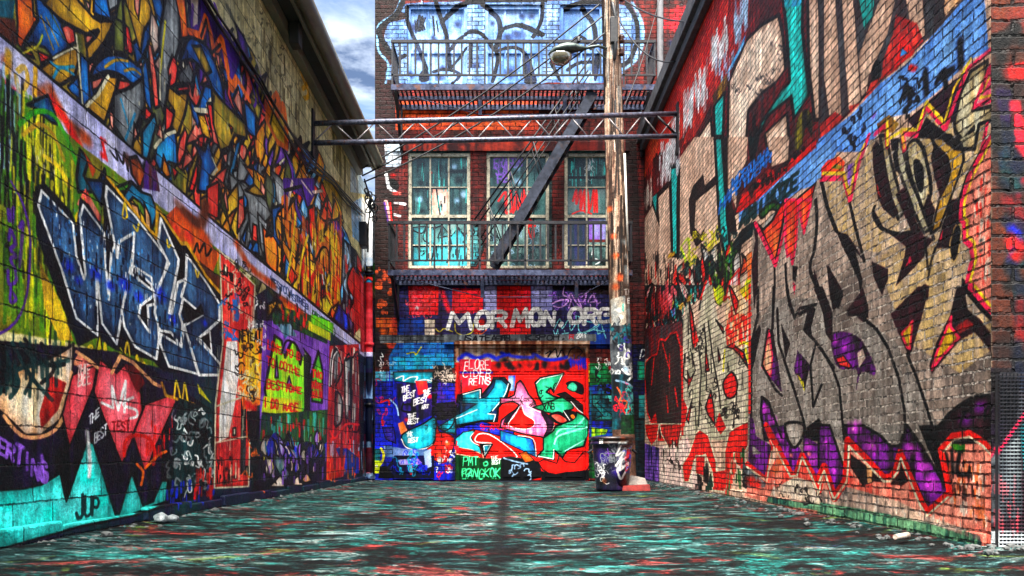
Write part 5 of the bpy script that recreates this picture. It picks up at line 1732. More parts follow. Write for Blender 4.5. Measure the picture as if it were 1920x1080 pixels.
def thing(name, label, cat, loc, group=None):
    o = bpy.data.objects.new(name, None); C.objects.link(o); o.location = loc; o.empty_display_size = .3
    return tag(o, label, cat, group)
def tag(o, label, cat, group=None):
    o['label'] = label; o['category'] = cat
    if group: o['group'] = group
    return o

# ------------------------------------------------------------------ ground
g = MB(); xs = [-60, -8, -4, -2.6, -2.2, -1.2, -.3, .1, .6, 1.4, 2.1, 2.6, 4, 8, 60]; ys = [-30, 0, 2] + [3 + .6 * i for i in range(26)] + [22, 40, 120]
gz = lambda x: -.035 + .028 * min(2.4, abs(x + .06)) / 2.4 + (.03 * max(0, abs(x) - 2.1) / .4 if abs(x) < 2.6 else .03)
g.add([(x, y, gz(x) - .02) for y in ys for x in xs], [(j * len(xs) + i, j * len(xs) + i + 1, (j + 1) * len(xs) + i + 1, (j + 1) * len(xs) + i) for j in range(len(ys) - 1) for i in range(len(xs) - 1)], True)
o = g.build('ground', 'ground'); o['kind'] = 'structure'

# ------------------------------------------------------------------ left: painted block building
LT = 5.16
bl = thing('block_building', 'long cream block building with a metal eave, covered in graffiti, left of the alley', 'building', (XL, 10, 0))
w = MB(); w.add([(XL, -2, -.1), (XL, 17.3, -.1), (XL, 17.3, LT), (XL, -2, LT)], [(0, 1, 2, 3)])
w.add([(XL, 17.3, -.1), (XL - 6, 17.3, -.1), (XL - 6, 17.3, LT), (XL, 17.3, LT)], [(0, 1, 2, 3)])
w.add([(XL, -2, -.1), (XL, -2, LT), (XL - 6, -2, LT), (XL - 6, -2, -.1)], [(0, 1, 2, 3)])
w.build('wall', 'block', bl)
f = MB(); y = 3.0; rr = random.Random(4)
while y < 16.1:
    L = rr.uniform(.5, .9); d = rr.uniform(.03, .065); hh = rr.uniform(.05, .1); f.box(XL, XL + d, y, y + L - .012, -.1, hh); y += L
f.build('footing', 'block', bl, .012)
EV = 15.0
r = MB(); r.box(XL - 6, XL + .25, -2, EV, LT + .10, LT + .16); r.build('roof', 'fascia', bl)
s_ = MB(); s_.box(XL + .003, XL + .25, -2, EV, LT + .03, LT + .098); s_.build('soffit', 'soffit', bl)
fa = MB(); fa.box(XL + .25, XL + .29, -2, EV, LT - .02, LT + .2); fa.box(XL + .003, XL + .10, -2, EV, LT - .10, LT + .027); fa.build('fascia', 'fascia', bl, .006)
gu = MB(); prof = [(a_ - .055, c_) for a_, c_ in ((.345, .05), (.36, .0), (.40, -.03), (.45, -.01), (.475, .05), (.475, .10), (.49, .10), (.49, .04), (.46, -.03), (.40, -.055), (.345, -.02))]
gu.add([(XL + a, yy, LT + .03 + c) for yy in (-2, EV) for a, c in prof], [(i, i + 1, len(prof) + i + 1, len(prof) + i) for i in range(len(prof) - 1)], True)
gut = gu.build('gutter', 'gutter', bl)
for i in range(9):
    k = MB(); yy = 6.5 + i; k.box(XL + .295, XL + .43, yy, yy + .03, LT + .115, LT + .125); k.build('bracket', 'fascia', gut)
x = MB(); x.box(XL + .11, XL + .22, 9.9, 10.08, LT - .22, LT + .028); x.build('junction_box', 'soffit', bl, .01)
p = MB(); p.tube([(XL + .085, 15.75, z) for z in (.12, 1, 2, 3, 4, 4.9)], .062, 12)
for z in (1.3, 2.35, 3.6): p.lathe([(.062, -.03), (.08, -.03), (.08, .03), (.062, .03)], (XL + .085, 15.75, z), 12)
p.tube([(XL + .085, 15.75, .12), (XL + .09, 15.72, .06), (XL + .16, 15.66, .03)], .062, 12)
p.build('drainpipe', 'pipe', bl)
p = MB(); p.tube([(XL + .03, 16.05, .3), (XL + .03, 16.05, 4.6)], .022, 8); p.box(XL + .002, XL + .12, 15.2, 15.5, 3.95, 4.35); p.build('meter_box', 'iron', bl, .008)

# ------------------------------------------------------------------ rear brick building
bb = thing('brick_building', 'three storey brick building closing the alley, covered in graffiti, with rows of painted windows', 'building', (0, D, 0))
PX = lambda px: (px - CX) * D / F
PZ = lambda py: H + (CY - py) * D / F
WIN = [(765, 882, 286, 503, 3, 'frame', 'lower'), (912, 1030, 286, 503, 3, 'frame', 'lower'), (1058, 1143, 286, 503, 2, 'frame', 'lower'),
       (763, 876, 9, 156, 3, 'rearflat', 'upper'), (909, 1017, 9, 156, 3, 'rearflat', 'upper'), (1050, 1131, 9, 156, 2, 'rearflat', 'upper')]
DOOR = (855, 1103, 648, 904)
holes = [(PX(a), PX(b_), PZ(d), PZ(c)) for a, b_, c, d, *_ in WIN] + [(PX(DOOR[0]), PX(DOOR[1]), -.1, PZ(DOOR[2]))]
X0, X1, ZT = -2.40, 4.1, 9.4
xs = sorted({X0, X1} | {q for h_ in holes for q in h_[:2]}); zs = sorted({-.1, ZT} | {q for h_ in holes for q in h_[2:]})
w = MB()
for i in range(len(xs) - 1):
    for j in range(len(zs) - 1):
        cx, cz = (xs[i] + xs[i + 1]) / 2, (zs[j] + zs[j + 1]) / 2
        if any(a < cx < b_ and c < cz < d for a, b_, c, d in holes): continue
        w.add([(xs[i], D, zs[j]), (xs[i + 1], D, zs[j]), (xs[i + 1], D, zs[j + 1]), (xs[i], D, zs[j + 1])], [(0, 1, 2, 3)])
for a, b_, c, d in holes:
    w.add([(a, D, c), (a, D + .16, c), (a, D + .16, d), (a, D, d)], [(0, 1, 2, 3)]); w.add([(b_, D, c), (b_, D, d), (b_, D + .16, d), (b_, D + .16, c)], [(0, 1, 2, 3)])
    w.add([(a, D, d), (a, D + .16, d), (b_, D + .16, d), (b_, D, d)], [(0, 1, 2, 3)]); w.add([(a, D, c), (b_, D, c), (b_, D + .16, c), (a, D + .16, c)], [(0, 1, 2, 3)])
w.add([(X0, D, -.1), (X0, D, ZT), (X0, D + 8, ZT), (X0, D + 8, -.1)], [(0, 1, 2, 3)])
w.add([(X0, D, ZT), (X1, D, ZT), (X1, D + 8, ZT), (X0, D + 8, ZT)], [(0, 1, 2, 3)])
w.add([(X1, D, -.1), (X1, D + 8, -.1), (X1, D + 8, ZT), (X1, D, ZT)], [(0, 1, 2, 3)])
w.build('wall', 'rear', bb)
for (a, b_, c, d, nc, fm, kind) in WIN:
    x0, x1, z1, z0 = PX(a) + .002, PX(b_) - .002, PZ(c) - .002, PZ(d) + .002
    t = .06; fr = MB()
    fr.box(x0, x0 + t, D + .03, D + .12, z0, z1); fr.box(x1 - t, x1, D + .03, D + .12, z0, z1); fr.box(x0 + t, x1 - t, D + .03, D + .12, z1 - t, z1); fr.box(x0 + t, x1 - t, D + .03, D + .12, z0, z0 + t * .8)
    win = fr.build('window', fm, bb, .006)
    sash = MB(); xi0, xi1 = x0 + t, x1 - t
    rails = ([349, 404, 458] if kind == 'lower' else [95])
    for k in range(1, nc):
        xx = xi0 + (xi1 - xi0) * k / nc; sash.box(xx - .014, xx + .014, D + .06, D + .1, z0 + t * .8, z1 - t)
    for q in rails:
        th = .05 if q in (404, 95) else .016
        for k in range(nc):
            xa = xi0 + (xi1 - xi0) * k / nc + (.014 if k else 0); xb = xi0 + (xi1 - xi0) * (k + 1) / nc - (.014 if k < nc - 1 else 0)
            sash.box(xa, xb, D + (.05 if th > .02 else .064), D + .098, PZ(q) - th / 2, PZ(q) + th / 2)
    sash.build('sash', fm, win)
    g = MB(); g.box(xi0 - .01, xi1 + .01, D + .085, D + .094, z0 + t * .5, z1 - t * .5); g.build('pane', 'pane', win)
# sectional garage door with raised panels
gd = MB(); dx0, dx1, dz0, dz1 = PX(DOOR[0]) + .05, PX(DOOR[1]) - .05, -.03, PZ(DOOR[2]) - .04
rows, cols = 5, 6; rh = (dz1 - dz0) / rows; cw = (dx1 - dx0) / cols
gd.box(dx0, dx1, D + .10, D + .14, dz0, dz1)
for r_ in range(rows):
    gd.box(dx0, dx1, D + .085, D + .10, dz0 + r_ * rh + .008, dz0 + (r_ + 1) * rh - .008)
    for c_ in range(cols):
        gd.box(dx0 + c_ * cw + .035, dx0 + (c_ + 1) * cw - .035, D + .07, D + .085, dz0 + r_ * rh + .06, dz0 + (r_ + 1) * rh - .06)
gdo = gd.build('garage_door', 'rearflat', bb, .006)
gf = MB(); gf.box(PX(DOOR[0]) + .001, PX(DOOR[0]) + .048, D - .012, D + .13, -.03, PZ(DOOR[2]) - .002); gf.box(PX(DOOR[1]) - .048, PX(DOOR[1]) - .001, D - .012, D + .13, -.03, PZ(DOOR[2]) - .002)
gf.box(PX(DOOR[0]) + .05, PX(DOOR[1]) - .05, D - .01, D + .13, PZ(DOOR[2]) - .038, PZ(DOOR[2]) - .002); gf.build('frame', 'rearflat', gdo)
hd = MB(); hd.tube([(dx0 + .04, D + .03, 1.55), (dx0 + .04, D + .015, 1.58), (dx0 + .04, D + .015, 1.74), (dx0 + .04, D + .03, 1.77)], .012, 6); hd.build('handle', 'iron', gdo)
li = MB(); li.box(PX(833), PX(1150), D - .05, D - .002, PZ(645), PZ(628)); li.box(PX(833), PX(1150), D - .075, D - .002, PZ(645) - .012, PZ(645) - .001); li.build('lintel', 'rearflat', bb, .004)
sd = MB(); sd.box(PX(737), PX(812), D - .03, D - .002, .0, PZ(697)); sd.box(PX(743), PX(806), D - .045, D - .0305, .12, PZ(704)); dr = sd.build('door', 'rearflat', bb, .006)
hd = MB(); hd.tube([(PX(802), D - .06, .95), (PX(802), D - .085, .96), (PX(797), D - .085, .96)], .012, 6); hd.build('handle', 'steel', dr)
be = MB(); be.box(PX(735), PX(1180), D - .03, D - .003, PZ(284), PZ(266)); be.build('lintel', 'rearflat', bb, .004)
dp = MB(); dp.tube([(2.68, D - .08, z) for z in (0.0, 3, 6, 9.2)], .055, 10); dp.build('downspout', 'coping', bb)
for xa_, xb_ in ((X0, PX(736)), (PX(813), PX(854)), (PX(1104), X1)):
    bs = MB(); bs.box(xa_, xb_, D - .02, D - .003, -.02, .13); bs.build('plinth', 'rearflat', bb, .006)

# ------------------------------------------------------------------ fire escape balconies and stair
def balcony(label, pxa, pxb, pyf, rail_py, mid_py, yf, posts, brk):
    z = H + (CY - pyf) * yf / F; zr = H + (CY - rail_py) * yf / F; zm = H + (CY - mid_py) * yf / F
    xa, xb = (pxa - CX) * yf / F, (pxb - CX) * yf / F
    root = thing('fire_escape_balcony', label, 'fire escape', ((xa + xb) / 2, (yf + D) / 2, z), 'fire escape balconies on the rear brick building')
    m_ = MB(); m_.box(xa, xb, yf, yf + .05, z - .09, z); m_.box(xa, xa + .05, yf + .052, D - .003, z - .09, z); m_.box(xb - .05, xb, yf + .052, D - .003, z - .09, z); m_.box(xa + .052, xb - .052, D - .06, D - .003, z - .09, z)
    m_.box(xa + .052, xb - .052, (yf + D) / 2 - .03, (yf + D) / 2 + .03, z - .085, z - .025)
    m_.build('platform_frame', 'steel', root)
    sl = MB(); nn = int((xb - xa) / .075)
    for i in range(1, nn):
        xx = xa + (xb - xa) * i / nn; sl.box(xx - .016, xx + .016, yf + .052, D - .062, z - .02, z - .004)
    sl.build('grating', 'iron', root)
    ra = MB()
    for yy0, yy1, x0_, x1_ in ((yf, yf, xa, xb),):
        ra.bar((x0_, yy0 + .02, zr), (x1_, yy1 + .02, zr), .05, .05); ra.bar((x0_, yy0 + .02, zm), (x1_, yy1 + .02, zm), .03, .03)
    nb = int((xb - xa) / .128)
    for i in range(nb + 1):
        xx = xa + .02 + (xb - xa - .04) * i / nb; ra.bar((xx, yf + .02, zm), (xx, yf + .02, zr), .031, .031) if i % 6 else ra.bar((xx, yf + .02, z), (xx, yf + .02, zr), .03, .03)
    for xx in (xa + .02, xb - .02):
        ra.bar((xx, yf + .04, zr), (xx, D - .01, zr), .035, .035); ra.bar((xx, yf + .04, zm), (xx, D - .01, zm), .03, .03)
        for k in range(1, 7):
            yy = yf + .04 + (D - yf - .05) * k / 7; ra.bar((xx, yy, zm), (xx, yy, zr), .016, .016)
    ra.build('railing', 'iron', root)
    for xx, dn in brk:
        b2 = MB(); b2.bar((xx, yf + .06, z - .1), (xx, D - .02, z - dn), .05, .05, (1, 0, 0)); b2.bar((xx, D - .03, z - .1), (xx, D - .03, z - dn - .1), .06, .03, (1, 0, 0)); b2.build('bracket', 'iron', root)
    for xx in posts:
        b2 = MB(); b2.box(xx - .03, xx + .03, yf + .25, yf + .29, z - .42, z - .09); b2.build('hanger', 'steel', root)
    rd = MB(); yy = yf + .27; pts = [xa + .3] + list(posts) + [xb - .3]
    for a, b_ in zip(pts, pts[1:]):
        rd.tube([(a, yy, z - (.1 if a == pts[0] else .41)), (b_, yy, z - (.1 if b_ == pts[-1] else .41))], .009, 5)
    rd.build('tie_rod', 'steel', root)
    return root, (xa, xb, z, zr)
up, U_ = balcony('upper black iron balcony of the fire escape, in front of the blue painted windows', 733, 1230, 158, 77, 140, 15.25, [-.5, .95], [(-1.92, .82), (2.35, .82)])
lo, L_ = balcony('lower black iron balcony of the fire escape, above the spray painted garage door', 727, 1186, 506, 417, 488, 15.25, [-.46, 1.15], [(-1.98, .72), (1.98, .72)])
st = thing('fire_escape_stair', 'steep dark steel stair joining the two fire escape balconies', 'stair', (.6, 15.5, 5))
A1, B1 = at(1113, 172, 15.33), at(925, 492, 15.33)
for dy in (0, .5):
    q = MB(); q.bar((A1[0], A1[1] + dy, A1[2]), (B1[0], B1[1] + dy, B1[2]), .04, .17, (0, 1, 0)) if False else q.bar((A1[0], A1[1] + dy, A1[2]), (B1[0], B1[1] + dy, B1[2]), .035, .17); q.build('stringer', 'stairsteel', st)
    q = MB(); off = .72
    q.tube([(A1[0] - .05, A1[1] + dy, A1[2] + off * .8), (B1[0] - .32, B1[1] + dy, B1[2] + off)], .016, 6)
    q.tube([(A1[0] - .05, A1[1] + dy, A1[2] + off * .45), (B1[0] - .25, B1[1] + dy, B1[2] + off * .5)], .012, 6)
    for k in range(5):
        f_ = .1 + .2 * k; p0 = np.array(A1) * (1 - f_) + np.array(B1) * f_; q.tube([(p0[0], p0[1] + dy, p0[2]), (p0[0] - .1 - .17 * f_, p0[1] + dy, p0[2] + off * (.8 + .2 * f_))], .011, 6)
    q.build('handrail', 'iron', st)
for k in range(14):
    f_ = (k + .6) / 14.4; p0 = np.array(A1) * (1 - f_) + np.array(B1) * f_; q = MB(); q.box(p0[0] - .1, p0[0] + .1, p0[1] + .022, p0[1] + .478, p0[2] - .012, p0[2] + .012); q.build('tread', 'iron', st)

# ------------------------------------------------------------------ right: brick warehouse
RT = 6.02
br = thing('brick_warehouse', 'brick warehouse with tall tan lettering and brown graffiti, along the right of the alley', 'building', (XR, 10, 0))
w = MB(); w.add([(XR, YC, -.1), (XR, 17, -.1), (XR, 17, RT), (XR, YC, RT)], [(3, 2, 1, 0)])
w.add([(XR, YC, RT), (XR, 17, RT), (XR + 7, 17, RT), (XR + 7, YC, RT)], [(0, 1, 2, 3)])
w.build('wall', 'brick', br)
w = MB(); w.add([(XR, YC, -.1), (XR + 7, YC, -.1), (XR + 7, YC, RT), (XR, YC, RT)], [(0, 1, 2, 3)]); w.build('end_wall', 'corner', br)
c = MB(); c.box(XR - .15, XR + .3, YC + 1, 17.0, RT - .03, RT + .2); c.box(XR - .09, XR - .003, YC + 1, 17.0, RT - .17, RT - .033); c.build('coping', 'coping', br, .01)
bpl = MB(); rr = random.Random(9); y = YC + .03
while y < 11.5:
    L = rr.uniform(.3, .55); bpl.box(XR - rr.uniform(.015, .04), XR - .001, y, y + L - .012, -.08, rr.uniform(.05, .075)); y += L
bpl.build('footing', 'brick', br, .012)
# expanded metal vent beside the corner
gx0, gx1, gz0, gz1 = XR + .02, XR + .8, -.02, .86
v = MB(); v.box(gx0, gx1, YC - .03, YC - .003, gz0, gz1); vb = v.build('vent', 'dark', br)
v = MB(); nx, nz = 42, 48
for i in range(nx + 1):
    xx = gx0 + (gx1 - gx0) * i / nx; v.bar((xx, YC - .038, gz0), (xx, YC - .038, gz1), .004, .004)
for j in range(nz + 1):
    zz = gz0 + (gz1 - gz0) * j / nz; v.bar((gx0, YC - .043, zz), (gx1, YC - .043, zz), .006, .007)
v.build('mesh_screen', 'grille', vb)

# ------------------------------------------------------------------ pipe truss over the alley
ta = thing('pipe_truss', 'rusty blue grey pipe truss spanning the alley between the two side buildings', 'truss', (0, 12.3, 4.8))
tl = [(XL, 11.6, 4.68), (XL, 11.6, 4.43)]; trr = [(XR - .02, 13.0, 5.33), (XR - .02, 13.0, 5.01)]
ch = MB()
for a, b_ in zip(tl, trr): ch.tube([a, tuple((np.array(a) + np.array(b_)) / 2), b_], .034, 10)
ch.build('chord', 'truss', ta)
lc = MB(); nz_ = 19
for i in range(nz_):
    f0, f1 = i / nz_, (i + 1) / nz_
    t0, t1 = (tl[0], trr[0]), (tl[1], trr[1]); a, b_ = (t0, t1) if i % 2 else (t1, t0)
    lc.tube([tuple(np.array(a[0]) * (1 - f0) + np.array(a[1]) * f0), tuple(np.array(b_[0]) * (1 - f1) + np.array(b_[1]) * f1)], .010, 6)
lc.build('lacing', 'lace', ta)
for x_, y_, z0, z1 in ((XL + .012, 11.6, 4.25, 4.85), (XR - .012, 13.0, 4.75, 5.48)):
    q = MB(); q.box(x_ - .01, x_ + .01, y_ - .07, y_ + .07, z0, z1); q.build('wall_plate', 'iron', ta)
q = MB(); q.tube([(XR - .03, 13.0, 5.03), (XR - .32, 12.91, 5.27)], .018, 6); q.build('brace', 'iron', ta)

# ------------------------------------------------------------------ utility pole and its lamp
PY = 14.3
pb, pt = at(1172, 905, PY), at(1144, 0, PY); top = (pt[0] - .02, PY, 8.4)
po = thing('utility_pole', 'weathered wooden utility pole with tagged lower part, in front of the rear brick wall', 'pole', (pb[0], PY, 0))
q = MB(); nseg = 60; rr = random.Random(2)
path = []; rad = []
for i in range(nseg + 1):
    f_ = i / nseg; z = -.05 + (8.45) * f_; xx = pb[0] + (pt[0] - pb[0]) * (z / pt[2]); path.append((xx, PY, z)); rad.append(.178 - .045 * f_ + rr.uniform(-.003, .003))
q.tube(path, rad, 26); q.build('shaft', 'pole', po)
q = MB(); q.tube([at(1171, 288, PY - .13), at(1175, 400, PY - .13), at(1178, 470, PY - .13)], .018, 6); q.build('conduit', 'conduit', po)
q = MB(); xx = pb[0] + (pt[0] - pb[0])
for (a, b_) in ((7.5, 7.0), (7.1, 6.6)): q.tube([(xx + .02, PY - .15, a), (xx + .06, PY - .2, (a + b_) / 2), (xx + .05, PY - .15, b_)], .03, 7)
q.box(xx - .02, xx + .1, PY - .22, PY - .13, 6.85, 7.25); q.build('cable_head', 'cable', po, .01)
for z in (7.6, 6.95, 6.75):
    q = MB(); q.lathe([(.0, -.06), (.035, -.06), (.05, -.03), (.03, 0), (.05, .03), (.03, .06), (0, .06)], (xx + .17, PY - .1, z), 10); q.build('insulator', 'porcelain', po)
ly = 14.12
la = thing('street_lamp', 'grey cobra head street lamp with a clear bowl, reaching left from the wooden pole', 'lamp', at(1130, 88, ly))
q = MB(); q.tube([at(1138, 92, ly + .05), at(1122, 86, ly), at(1108, 88, ly), at(1094, 92, ly)], .024, 8); q.tube([at(1136, 112, ly + .05), at(1118, 92, ly)], .012, 6); q.build('arm', 'lampbody', la)
hd = MB(); A = np.array(at(1098, 91, ly)); Bp = np.array(at(1028, 102, ly)); ns = 14; nr = 14; vs = []
for i in range(ns + 1):
    f_ = i / ns; c_ = A * (1 - f_) + Bp * f_; c_[2] += .035 * math.sin(math.pi * f_); hw = [.03, .05, .07, .09, .105, .12, .13, .14, .145, .148, .148, .14, .125, .095, .03][i]; ht = [.03, .04, .05, .06, .07, .08, .085, .09, .09, .09, .085, .078, .066, .05, .015][i]
    for k in range(nr):
        t = 2 * math.pi * k / nr; zz = math.sin(t); vs.append((c_[0], c_[1] + hw * math.cos(t), c_[2] + (ht * zz if zz > 0 else ht * .75 * zz)))
hd.add(vs, [(i * nr + k, (i + 1) * nr + k, (i + 1) * nr + (k + 1) % nr, i * nr + (k + 1) % nr) for i in range(ns) for k in range(nr)], True)
hd.f += [list(range(nr)), [ns * nr + k for k in range(nr)][::-1]]; hd.sm += [False, False]
hd.build('lamp_head', 'lampbody', la)
q = MB(); cc = at(1051, 105, ly); q.lathe([(.155, .02), (.165, -.01), (.15, -.06), (.11, -.11), (.05, -.14), (.001, -.148)], cc, 20)
q.v = [((p_[0] - cc[0]) * 1.1 + cc[0], (p_[1] - cc[1]) * .9 + cc[1], p_[2]) for p_ in q.v]; q.build('glass_bowl', 'glass', la)
q = MB(); q.lathe([(.001, -.06), (.028, -.05), (.035, 0), (.02, .05)], cc, 10); q.build('bulb', 'bag', la)
q = MB(); q.lathe([(.03, 0), (.03, .06), (.02, .075), (.0, .08)], at(1085, 78, ly), 10); q.build('photocell', 'cable', la)

# ------------------------------------------------------------------ cables
def cable(label, pts, r, sag=0.0, seg=16, group='cables over the alley', name='cable'):
    P = []; pts = [np.array(p_, float) for p_ in pts]
    for a, b_ in zip(pts, pts[1:]):
        for i in range(seg):
            f_ = i / seg; p_ = a * (1 - f_) + b_ * f_; p_[2] -= sag * 4 * f_ * (1 - f_); P.append(p_)
    P.append(pts[-1]); q = MB(); q.tube(P, r, 6); return tag(q.build(name, 'cable'), label, 'cable', group)
hang = (XL + .1, 14.9, 5.02)
cable('top one of three black service cables from the pole to the left eave', [at(1124, 8, 14.1), (hang[0], hang[1], hang[2] + .12)], .013, .14)
cable('middle one of three black service cables from the pole to the left eave', [at(1130, 30, 14.1), hang], .013, .17)
cable('lowest one of three black service cables from the pole to the left eave', [at(1134, 62, 14.1), (hang[0] + .03, hang[1], hang[2] - .1)], .013, .20)
cable('upper thin black cable from the pole to the coping of the right building', [at(1160, -8, 14.2), (XR - .1, 11.6, 5.98)], .011, .1)
cable('lower thin black cable from the pole to the coping of the right building', [at(1162, 40, 14.2), (XR - .1, 12.7, 5.95)], .011, .2)
cable('thin slack wire falling from the pole along the fire escape to the truss', [at(1236, 0, 14.9), at(1205, 110, 14.7), at(1170, 200, 14.4)], .008, .03)
# bundle along the left wall: follows the top of the mural
wallpt = lambda px, py, off: (XL + off, XL * F / (px - CX), H + (CY - py) * (XL * F / (px - CX)) / F)
rr = random.Random(3)
lb = ['uppermost', 'second', 'third', 'fourth', 'lowest']
for k in range(5):
    pts = [(XL + .05 + .02 * k, 4.0, 3.35 - .03 * k)] if False else []
    for px_, py_ in ((330, -60), (372, -8), (420, 68), (478, 152), (520, 228), (566, 296), (618, 340), (650, 378), (676, 400)):
        pts.append(wallpt(px_ + rr.uniform(-3, 3), py_ + (k - 2) * 6 * (1 if px_ < 600 else .5) + rr.uniform(-3, 3), .03 + .02 * (k % 3)))
    cable(f'{lb[k]} of five slack black cables running along the left block wall above the mural', pts, .010, .012, 5, 'cables along the left wall')
q = MB()
for k in range(6):
    c0 = np.array((XL + .14 + .05 * (k % 3), 15.1 + .05 * k, 4.78 - .05 * k)); rr2 = .09 + .012 * k
    q.tube([(c0[0] + .3 * rr2 * math.sin(2 * t), c0[1] + rr2 * .4 * math.cos(t), c0[2] + rr2 * math.sin(t)) for t in (2 * math.pi * j / 18 for j in range(19))], .013, 6)
q.tube([(XL + .12, 15.0, 5.0), (XL + .2, 15.2, 4.7), (XL + .14, 15.3, 4.3), (XL + .1, 15.5, 3.9)], .016, 6)
tag(q.build('cable_coil', 'cable'), 'tangled coil of black cable under the end of the left eave', 'cable')

# ------------------------------------------------------------------ bin and litter
bp = at(1148, 916, 12.0); bc = (bp[0], 12.0, -.03)
tb = thing('trash_can', 'dented dark purple plastic trash can covered in white tags, at the foot of the pole', 'bin', bc)
q = MB(); prof = [(.001, .0), (.19, .0), (.205, .02), (.215, .2), (.225, .4), (.235, .56), (.24, .60)]; q.lathe(prof, bc, 40)
rr = random.Random(6)
def dent(p_):
    x_, y_, z_ = p_; t = math.atan2(y_ - bc[1], x_ - bc[0]); z2 = z_ - bc[2]
    k_ = 1 - .16 * math.exp(-((t + .95) / .45) ** 2 - ((z2 - .13) / .12) ** 2) - .07 * math.exp(-((t + 1.9) / .5) ** 2 - ((z2 - .4) / .14) ** 2)
    return (bc[0] + (x_ - bc[0]) * k_, bc[1] + (y_ - bc[1]) * k_, z_)
q2 = MB(); prof = [(.001, .0), (.205, .0)] + [(.215 + .048 * i / 16, .02 + .58 * i / 16) for i in range(17)]; q2.lathe(prof, bc, 48); q2.v = [dent(p_) for p_ in q2.v]
q2.build('body', 'bin', tb)
q = MB(); q.lathe([(.264, .60), (.288, .60), (.29, .63), (.278, .64), (.278, .665), (.292, .67), (.29, .70), (.26, .71), (.25, .66), (.235, .3), (.2, .06), (.001, .05)], bc, 40); q.build('rim', 'bin', tb)
for sgn in (-1, 1):
    q = MB(); q.tube([(bc[0] + sgn * .268, bc[1] - .06, bc[2] + .54), (bc[0] + sgn * .31, bc[1] - .05, bc[2] + .5), (bc[0] + sgn * .31, bc[1] + .05, bc[2] + .5), (bc[0] + sgn * .268, bc[1] + .06, bc[2] + .54)], .014, 6); q.build('handle', 'dark', tb)
bxp = at(1190, 917, 11.9)
bo = thing('cardboard_carton', 'flattened red and white cardboard carton on the ground beside the trash can', 'box', (bxp[0], 11.95, -.03))
q = MB(); x_, y_ = bxp[0], 11.95
q.add([(x_ - .17, y_ - .12, -.03), (x_ + .2, y_ - .1, -.03), (x_ + .19, y_ + .15, -.03), (x_ - .16, y_ + .14, -.03), (x_ - .16, y_ - .11, .035), (x_ + .19, y_ - .09, .05), (x_ + .18, y_ + .14, .05), (x_ - .15, y_ + .13, .035)], [(0, 1, 5, 4), (1, 2, 6, 5), (2, 3, 7, 6), (3, 0, 4, 7), (4, 5, 6, 7)]); q.build('base', 'card', bo)
q = MB(); q.add([(x_ - .15, y_ + .0, .037), (x_ + .18, y_ + .02, .052), (x_ + .16, y_ + .12, .13), (x_ - .02, y_ + .11, .17), (x_ - .12, y_ + .1, .10), (x_ - .1, y_ + .14, .04), (x_ + .17, y_ + .15, .05)], [(0, 1, 2, 3, 4), (4, 3, 2, 6, 5), (0, 4, 5), (1, 6, 2)]); q.build('flap', 'cardw', bo)
rr = random.Random(21)
bgp = (XL + .16, 6.15)
q = MB(); q.rock((bgp[0], bgp[1], .02), .065, rr); q.rock((bgp[0] + .05, bgp[1] + .07, .012), .045, rr); tag(q.build('litter_bag', 'bag', None, .01), 'crumpled white plastic bag lying against the left wall', 'bag')
cp = at(1690, 1013, 4.9)
q = MB(); a_ = (cp[0] - .05, 4.86, .012); b_ = (cp[0] + .05, 4.94, .012); q.tube([a_, tuple((np.array(a_) + np.array(b_)) / 2), b_], [.014, .017, .02], 12); tag(q.build('paper_cup', 'cup'), 'small squashed paper cup lying on the asphalt near the right wall', 'cup')
# rubble along the walls
q = MB()
for i in range(420):
    side = rr.random(); y_ = rr.uniform(4.4, 15.8); r_ = rr.uniform(.006, .024) * (1.6 if rr.random() < .1 else 1)
    x_ = XL + abs(rr.gauss(0, .09)) + .03 if side < .55 else XR - abs(rr.gauss(0, .16)) - .04
    q.rock((x_, y_, -.02 + r_ * .3), r_, rr)
for i in range(60):
    q.rock((XR + rr.uniform(-.25, .7), YC - abs(rr.gauss(0, .12)) - .05, -.0), rr.uniform(.008, .028), rr)
o = tag(q.build('rubble', 'rubble'), 'loose broken concrete scattered along the foot of both side walls', 'rubble'); o['kind'] = 'stuff'

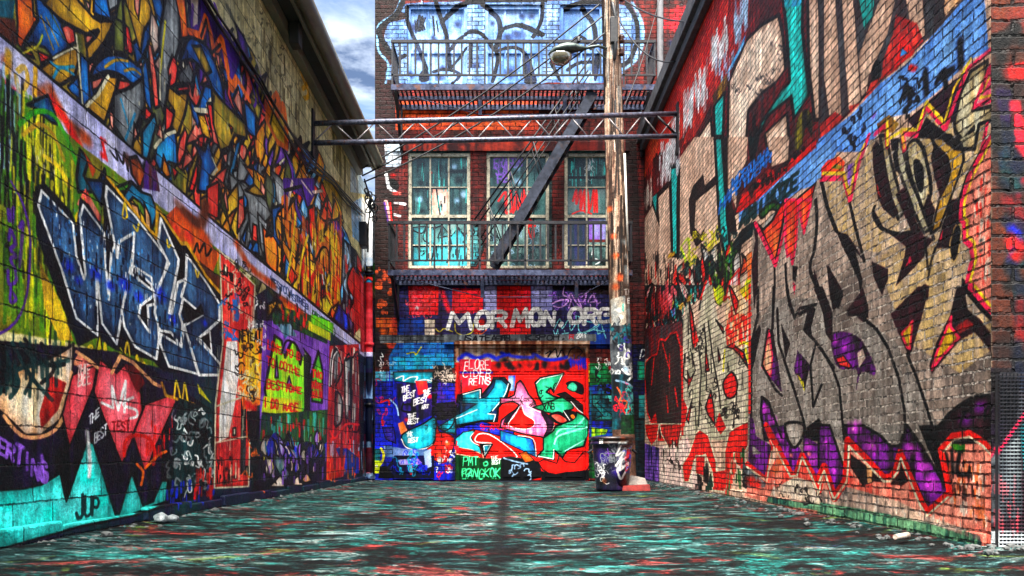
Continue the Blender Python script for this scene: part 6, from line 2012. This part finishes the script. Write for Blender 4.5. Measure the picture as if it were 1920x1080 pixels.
# ------------------------------------------------------------------ sky, sun, camera
sc = bpy.context.scene
EL, AZ = math.radians(68), math.radians(184)     # bright veiled sun high behind the camera; azimuth clockwise from +Y
wd = bpy.data.worlds.new('World'); sc.world = wd; wd.use_nodes = True; nt = wd.node_tree; nt.nodes.clear(); n = N(nt)
sky = n.new('ShaderNodeTexSky', sky_type='NISHITA'); sky.sun_disc = False; sky.sun_elevation = EL; sky.sun_rotation = AZ
tc = n.new('ShaderNodeTexCoord'); sp = n.new('ShaderNodeSeparateXYZ'); nt.links.new(tc.outputs['Generated'], sp.inputs[0])
zc = n.math('MAXIMUM', n.math('ADD', sp.outputs[2], .12), .05)
cv_ = n.xyz(n.math('DIVIDE', sp.outputs[0], zc), n.math('DIVIDE', sp.outputs[1], zc), 0.0)
cl = n.map(n.noise(cv_, 2.3, 8, .62, .5), .40, .58, 0, 1)
cs = n.noise(cv_, 5.0, 6, .6)
ccol = n.mix(n.map(cs, .42, .6, 0, 1), (.55, .85, 1.6, 1), (4.6, 5.2, 6.2, 1))
bg = n.new('ShaderNodeBackground'); nt.links.new(n.mix(n.math('MULTIPLY', cl, .85), sky.outputs[0], ccol), bg.inputs[0]); bg.inputs[1].default_value = .05
wo = n.new('ShaderNodeOutputWorld'); nt.links.new(bg.outputs[0], wo.inputs[0])
su = bpy.data.lights.new('sun', 'SUN'); su.energy = 4.6; su.angle = math.radians(50); su.color = (1, .95, .86)
so = bpy.data.objects.new('sun', su); C.objects.link(so); so.location = (-6, -10, 14)
so.rotation_euler = (math.radians(90) - EL, 0, -AZ + math.pi)
cam = bpy.data.cameras.new('camera'); cam.sensor_width = 36; cam.lens = F / 1920 * 36; cam.shift_x = (960 - CX) / 1920; cam.shift_y = (CY - 540) / 1920
cam.clip_start = .05; cam.clip_end = 500
co = bpy.data.objects.new('camera', cam); C.objects.link(co); co.location = (0, 0, H); co.rotation_euler = (math.pi / 2, 0, 0); sc.camera = co
sc.view_settings.view_transform = 'Standard'; sc.view_settings.look = 'None'; sc.view_settings.exposure = 2.5; sc.view_settings.gamma = 1
sc.cycles.max_bounces = 6; sc.cycles.diffuse_bounces = 4; sc.cycles.use_denoising = True
